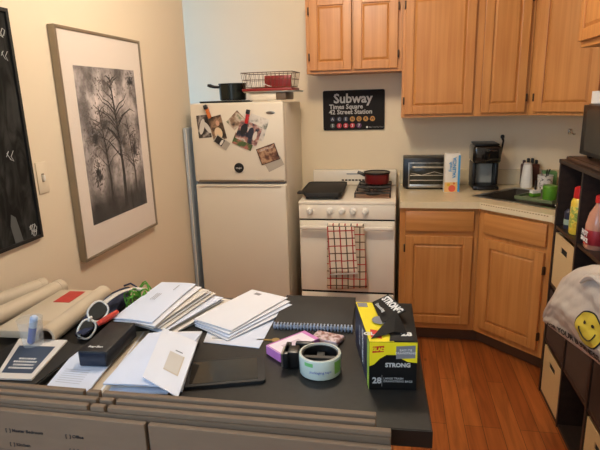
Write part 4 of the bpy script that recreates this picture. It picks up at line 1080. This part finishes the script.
put('cord_bundle', B().lathe([(.015, 0), (.026, .008), (.022, .018), (.01, .022)]), mat('dark_green', (30,50,26), .8), t)
# sunglasses standing on edge
t = thing('sunglasses', 'white-framed sunglasses with red arms resting on the case', 'sunglasses', T(-.882, .318, TZ+.050), TR)
def ringpts(cx, cz, rx, rz, rot=0., n=22):
    out = []
    for k in range(n):
        a = 2*PI*k/n; c_, s_ = math.cos(a), math.sin(a)
        x = math.copysign(abs(c_)**.8, c_)*rx; z = math.copysign(abs(s_)**.8, s_)*rz
        out.append((cx+x*math.cos(rot)-z*math.sin(rot), 0, cz+x*math.sin(rot)+z*math.cos(rot)))
    return out
SG = frame((0, 0, 0), (.30, .62, .55), (-.35, .1, .9))
def sgp(p): return SG @ Vector((p[0], p[2], p[1]))
L1 = ringpts(-.027, .0, .026, .021, .1); L2 = ringpts(.028, .003, .028, .024, -.1)
fb = B().tube([sgp(p) for p in L1], .0027, 8, closed=True).tube([sgp(p) for p in L2], .0027, 8, closed=True).tube([sgp((-.006, 0, .008)), sgp((0, .003, .012)), sgp((.006, 0, .008))], .004, 8)
put('frame', fb, 'whitep', t)
for Lp in (L1, L2):
    b = B(); b.bm.faces.new([b.bm.verts.new(sgp(p)) for p in Lp]); put('lens', b, 'dglass', t, smooth=False)
put('temple', B().tube([Vector((.020,-.012,-.004)), Vector((.032,.0,.0)), Vector((.044,.018,.006)), Vector((.052,.042,.010))], [.007,.009,.009,.006], 8), mat('red_arm', (206,66,52), .35), t)
put('temple', B().tube([sgp((-.050, 0, .008)), sgp((-.052, -.02, .0)), sgp((-.048, -.035, -.008))], [.004,.006,.006], 8), 'whitep', t)

# tablet
t = thing('tablet', 'black tablet lying face up on the counter', 'tablet', T(-.463, .165, TZ+.0005), TR+math.radians(14.5))
put('body', B().prism(rounded(.192, .118, .01), 0, .008, bev=.0015), 'blackm', t)
put('screen', B().box(-.078, .078, -.049, .049, .0081, .0085), mat('tablet_screen', (48,43,36), .12, var=.02), t, smooth=False)
# key
t = thing('door_key', 'small brass key lying beside the pink box', 'key', T(-.392, .341, TZ+.0005), TR+.05)
put('bow', B().lathe([(.011, 0), (.011, .002)], (.018, 0, 0)), 'brass', t)
put('blade', B().prism([(-.034, -.003), (.009, -.003), (.009, .003), (-.03, .003), (-.034, .0)], 0, .002), 'brass', t)
# spiral notebook
t = thing('spiral_notebook', 'black notebook with a pale spiral along its near edge', 'notebook', T(-.272, .515, TZ+.0005), TR-.01)
put('cover', B().box(-.122, .10, -.10, .112, .012, .014, .0008), 'blackm', t)
put('pages', B().box(-.120, .098, -.098, .110, .002, .0119), 'paper2', t, smooth=False)
put('back_cover', B().box(-.122, .10, -.10, .112, 0, .0019), 'blackm', t, smooth=False)
co = B()
for k in range(24):
    x = -.117+k*.0094
    co.tube([(x+.0012*math.cos(a)*0+a*.0002, -.104+.0085*math.cos(a), 0.0095+.0085*math.sin(a)) for a in [2*PI*j/12 for j in range(12)]], .0025, 6, closed=True)
put('spiral_binding', co, mat('coil_silver', (176,186,204), .35, metal=.3), t)

# pink tea box and floral packet
t = thing('tea_box', 'white and magenta cardboard box lying beside the tape roll', 'box', T(-.318, .292, TZ+.0005), TR+math.radians(47))
put('carton', B().box(-.062, .062, -.030, .030, 0, .024, .001), mat('box_white', (234,220,226), .45, var=.04, scale=40), t, smooth=False)
put('magenta_front', B().box(-.0628, -.062, -.030, .030, .001, .023).box(-.062, .062, -.0308, -.030, .001, .023), 'pink', t, smooth=False)
put('magenta_border', B().box(-.062, .062, .026, .030, .0241, .0245).box(-.062, -.059, -.030, .026, .0241, .0245).box(.050, .062, -.03, .026, .0241, .0245), 'pink', t, smooth=False)
put('printed_panel', B().box(-.035, .02, -.018, .004, .0241, .0244), mat('pale_lilac', (206,186,196), .5), t, smooth=False)
t = thing('tissue_packet', 'small floral tissue packet behind the tape roll', 'packet', T(-.235, .352, TZ+.001), TR-.35)
put('packet', B().box(-.040, .040, -.024, .024, 0, .014, .005, 3), patch('floral_print', [(120,60,70), (150,110,100), (206,190,190), (222,180,190)], 70, .4, 9.), t)
# tape roll + dispenser
t = thing('packing_tape', 'big roll of clear packing tape with a black dispenser inside', 'tape', T(-.238, .2, TZ+.0005), TR)
put('roll', B().lathe([(.0462, .002), (.049, .002), (.050, .004), (.050, .046), (.049, .048), (.0462, .048), (.0462, .002)], caps=False), mat('tape_film', (206,214,200), .12, var=.05, coat=.5), t)
put('core', B().lathe([(.0440, .001), (.0460, .001), (.0460, .049), (.0440, .049), (.0440, .001)], caps=False), mat('tape_core', (206,198,180), .5), t)
put('dispenser_hub', B().lathe([(.042, .0), (.0435, .001), (.0435, .044), (.040, .044), (.039, .006), (.012, .006), (.012, .03), (.005, .03)]), 'black', t)
put('hub_spokes', B().box(-.037, .037, -.006, .006, .010, .036).box(-.01, .008, -.036, .036, .010, .030), mat('spoke_grey', (66,64,58), .4), t, smooth=False)
put('dispenser_plate', B().box(-.088, -.052, -.004, .034, .004, .046, .003), 'black', t)
put('dispenser_arm', B().box(-.066, -.02, .045, .058, .010, .046, .003).box(-.088, -.075, -.012, .05, .006, .046, .002), 'black', t)
put('cutter_teeth', B().box(-.092, -.088, -.010, .03, .01, .044), 'steel', t, smooth=False)
def curved(sx, sz, z0_, r, a0): 
    return lambda co: Vector((r*math.cos(a0+co.x*sx/r), r*math.sin(a0+co.x*sx/r), z0_+co.y))
put('green_print', B().grid(lambda u, v: (.0503*math.cos(-2.25+u*.45), .0503*math.sin(-2.25+u*.45), .034+.009*v), 8, 1), mat('green_label', (120,190,110), .3), t)
put('green_print', B().grid(lambda u, v: (.0503*math.cos(-.75+u*.5), .0503*math.sin(-.75+u*.5), .012+.030*v), 8, 1), mat('green_label2', (130,176,80), .3), t)
text('lettering', 'packaging tape', .009, 'blue', t, Matrix(), depth=.0, warp=curved(1, 1, .022, .0505, -1.45))

# ---- trash bag carton
BH = .115
t = thing('trash_bag_box', 'open yellow and black carton of trash bags on the counter corner', 'box', T(0, 0, TZ+.0005), TR)
F = [(-.122,.130), (-.020,.137), (-.022,.345), (-.160,.345)]     # footprint: front-left, front-right, back-right, back-left
def face(pts3, name, m, parent=t):
    b = B(); b.bm.faces.new([b.bm.verts.new(p) for p in pts3]); return put(name, b, m, parent, smooth=False)
put('carton', B().prism(F, 0, BH, bev=.001), 'blk_card', t, smooth=False)
def ff(u, v, off=.0006):   # front face point
    a, c = Vector((*F[0], 0)), Vector((*F[1], 0)); n = Vector((c.y-a.y, a.x-c.x, 0)).normalized()
    return a.lerp(c, u)+Vector((0,0,v*BH))+n*off
def tf(u, v, off=.0006):   # top face
    a = Vector((*F[0], BH)).lerp(Vector((*F[1], BH)), u); c = Vector((*F[3], BH)).lerp(Vector((*F[2], BH)), u)
    return a.lerp(c, v)+Vector((0,0,off))
def sf(u, v, off=.0006):   # left side, u from front to back
    a, c = Vector((*F[0], 0)), Vector((*F[3], 0)); n = Vector((a.y-c.y, c.x-a.x, 0)).normalized()
    if n.x > 0: n = -n
    return a.lerp(c, u)+Vector((0,0,v*BH))+n*off
def strip(fn, pts, name, m, off=.0007): return face([fn(u, v, off) for u, v in pts], name, m)
# yellow upper band of the front, dropping round the black arch
arch = [(0,1), (0,.50), (.10,.54), (.22,.66), (.36,.74), (.55,.74), (.68,.66), (.80,.60), (1,.58), (1,1)]
strip(ff, arch[::-1], 'yellow_band', 'yellow')
strip(ff, [(.06,.78), (.30,.80), (.31,.93), (.07,.91)], 'red_logo_panel', 'redp', .0011)
strip(ff, [(.56,.66), (.96,.68), (.96,.94), (.56,.92)], 'grey_panel', 'grey', .0011)
frf = lambda u, v, off=.0016: frame(ff(u, v, off), ff(1,0)-ff(0,0), (0,0,1))
text('lettering', 'GLAD', .0105, 'yellow', t, frf(.185, .855), bold=.0006, depth=.0002)
text('lettering', 'STRONG', .0135, 'greyink', t, frf(.60, .53), bold=.0006, depth=.0002)
text('lettering', '28', .020, 'greyink', t, frf(.16, .20), bold=.0006, depth=.0002)
text('lettering', 'LARGE TRASH\nDRAWSTRING BAGS', .0068, 'greyink', t, frf(.30, .22), depth=.0002, align='LEFT')
text('lettering', 'EASY-TIE\nDRAWSTRING', .0068, 'whiteink', t, frf(.76, .81), depth=.0002)
strip(ff, [(.265,.08), (.27,.08), (.27,.32), (.265,.32)], 'rule', 'greyink', .0011)
# left side: dark blue with pale lettering and a yellow-green front edge
strip(sf, [(0,0), (.12,.0), (.12,1), (0,1)][::-1], 'lime_edge', mat('lime_print', (170,196,70), .4))
strip(sf, [(.12,0), (1,0), (1,1), (.12,1)][::-1], 'blue_panel', 'navyc')
frs = frame(sf(.40, .52, .0014), (0,0,1), sf(1,0)-sf(0,0)); text('lettering', 'STRONG', .022, 'whiteink', t, frs, bold=.0006, depth=.0002)
frs = frame(sf(.62, .55, .0014), (0,0,1), sf(1,0)-sf(0,0)); text('lettering', '28 BAGS', .014, 'greyink', t, frs, bold=.0004, depth=.0002)
# top: yellow left field, black right field
strip(tf, [(0,0), (.52,0), (.40,.35), (.42,1), (0,1)], 'yellow_top_field', 'yellow')
strip(tf, [(.02,.86), (.20,.86), (.20,.98), (.02,.98)], 'grey_panel', 'grey', .0011)
strip(tf, [(.60,.90), (.72,.90), (.86,.78), (.74,.78)], 'gold_mark', 'yellowd', .0011)
strip(tf, [(.06,.10), (.28,.06), (.30,.24), (.10,.28)], 'red_logo_panel', 'redp', .0011)
text('lettering', 'GLAD', .02, 'whiteink', t, frame(tf(.18, .17, .0016), (tf(1,0)-tf(0,0)), tf(0,1)-tf(0,0)), bold=.0006, depth=.0002)
text('lettering', '28', .024, 'whiteink', t, frame(tf(.80, .16, .0022), (1,.05,0), (0,1,0)), bold=.001, depth=.0002)
# torn black flap with lettering standing up at the back and the peak of torn board in front
fl = [tf(.30, .98, .004), tf(.60, 1.05, .020), tf(.86, .52, .026), tf(.36, .40, .004)]
b = B().slab([tuple(p) for p in fl], .0015); fo = put('torn_flap', b, 'blk_card', t, smooth=False)
c_ = sum(fl, Vector())/4; nx = (fl[2]-fl[1]); ny = (fl[1]-fl[0])
text('lettering', 'STRONG', .026, 'whiteink', fo, frame(c_+Vector((.012,.0,.007)), nx, ny), bold=.001, depth=.0003)
text('lettering', 'Drawstring', .012, 'greyink', fo, frame(c_+Vector((-.016,-.008,.002)), nx, ny), bold=.0003, depth=.0003)
put('bag_picture', B().lathe([(.018, 0), (.018, .0006)], mtx=Matrix.Translation(tf(.34, .48, .004)) @ Matrix.Diagonal((1, 1.2, 1, 1)), seg=16), 'grey', t)
pk = [tf(.05, .05, .003), tf(.82, .16, .004), tf(.66, .50, .030)]
b = B(); v = [b.bm.verts.new(p) for p in pk]+[b.bm.verts.new(tf(.55, .16, .008))]
b.bm.faces.new((v[0], v[3], v[2])); b.bm.faces.new((v[3], v[1], v[2])); put('torn_peak', b, 'blk_card', t, smooth=False, solid=.0015)
b = B(); b.bm.faces.new([b.bm.verts.new(p) for p in (tf(.42, .01, .0015), tf(.92, .03, .0015), tf(.90, .30, .0015), tf(.5, .24, .0015))]); put('opening', b, 'dark', t, smooth=False)

# ------------------------------------------------------------------ lights
def area(name, loc, rot, sx, sy, e, c, spread=PI):
    l = bpy.data.lights.new(name, 'AREA'); l.shape = 'RECTANGLE'; l.size = sx; l.size_y = sy; l.energy = e; l.color = c; l.spread = spread
    o = bpy.data.objects.new(name, l); COL.objects.link(o); o.location = loc; o.rotation_euler = rot; return o
l = bpy.data.lights.new('ceiling_bulb', 'POINT'); l.energy = 44; l.color = (1, .86, .71); l.shadow_soft_size = .12
o = bpy.data.objects.new('ceiling_bulb', l); COL.objects.link(o); o.location = (-.33, 1.95, 2.38)
area('rear_window_daylight', (-.55, YR-.12, 1.5), (PI/2, 0, 0), 1.2, 1.4, 10, (.78, .88, 1))
area('alcove_window_daylight', (-2.75, 2.7, 1.5), (0, -PI/2, 0), 1.2, 1.05, 34, (.22, .50, 1))
area('side_window_daylight', (XL-.10, -.3, 1.75), (0, -PI/2, 0), 1.1, .9, 62, (.42, .66, 1))

wd = bpy.data.worlds.new('sky'); SC.world = wd; wd.use_nodes = True
wd.node_tree.nodes['Background'].inputs[0].default_value = (.65, .78, 1, 1); wd.node_tree.nodes['Background'].inputs[1].default_value = .6
SC.view_settings.view_transform = 'Standard'; SC.view_settings.look = 'None'; SC.view_settings.gamma = 1; SC.view_settings.exposure = 0
try: SC.view_settings.use_curve_mapping = False
except Exception: pass
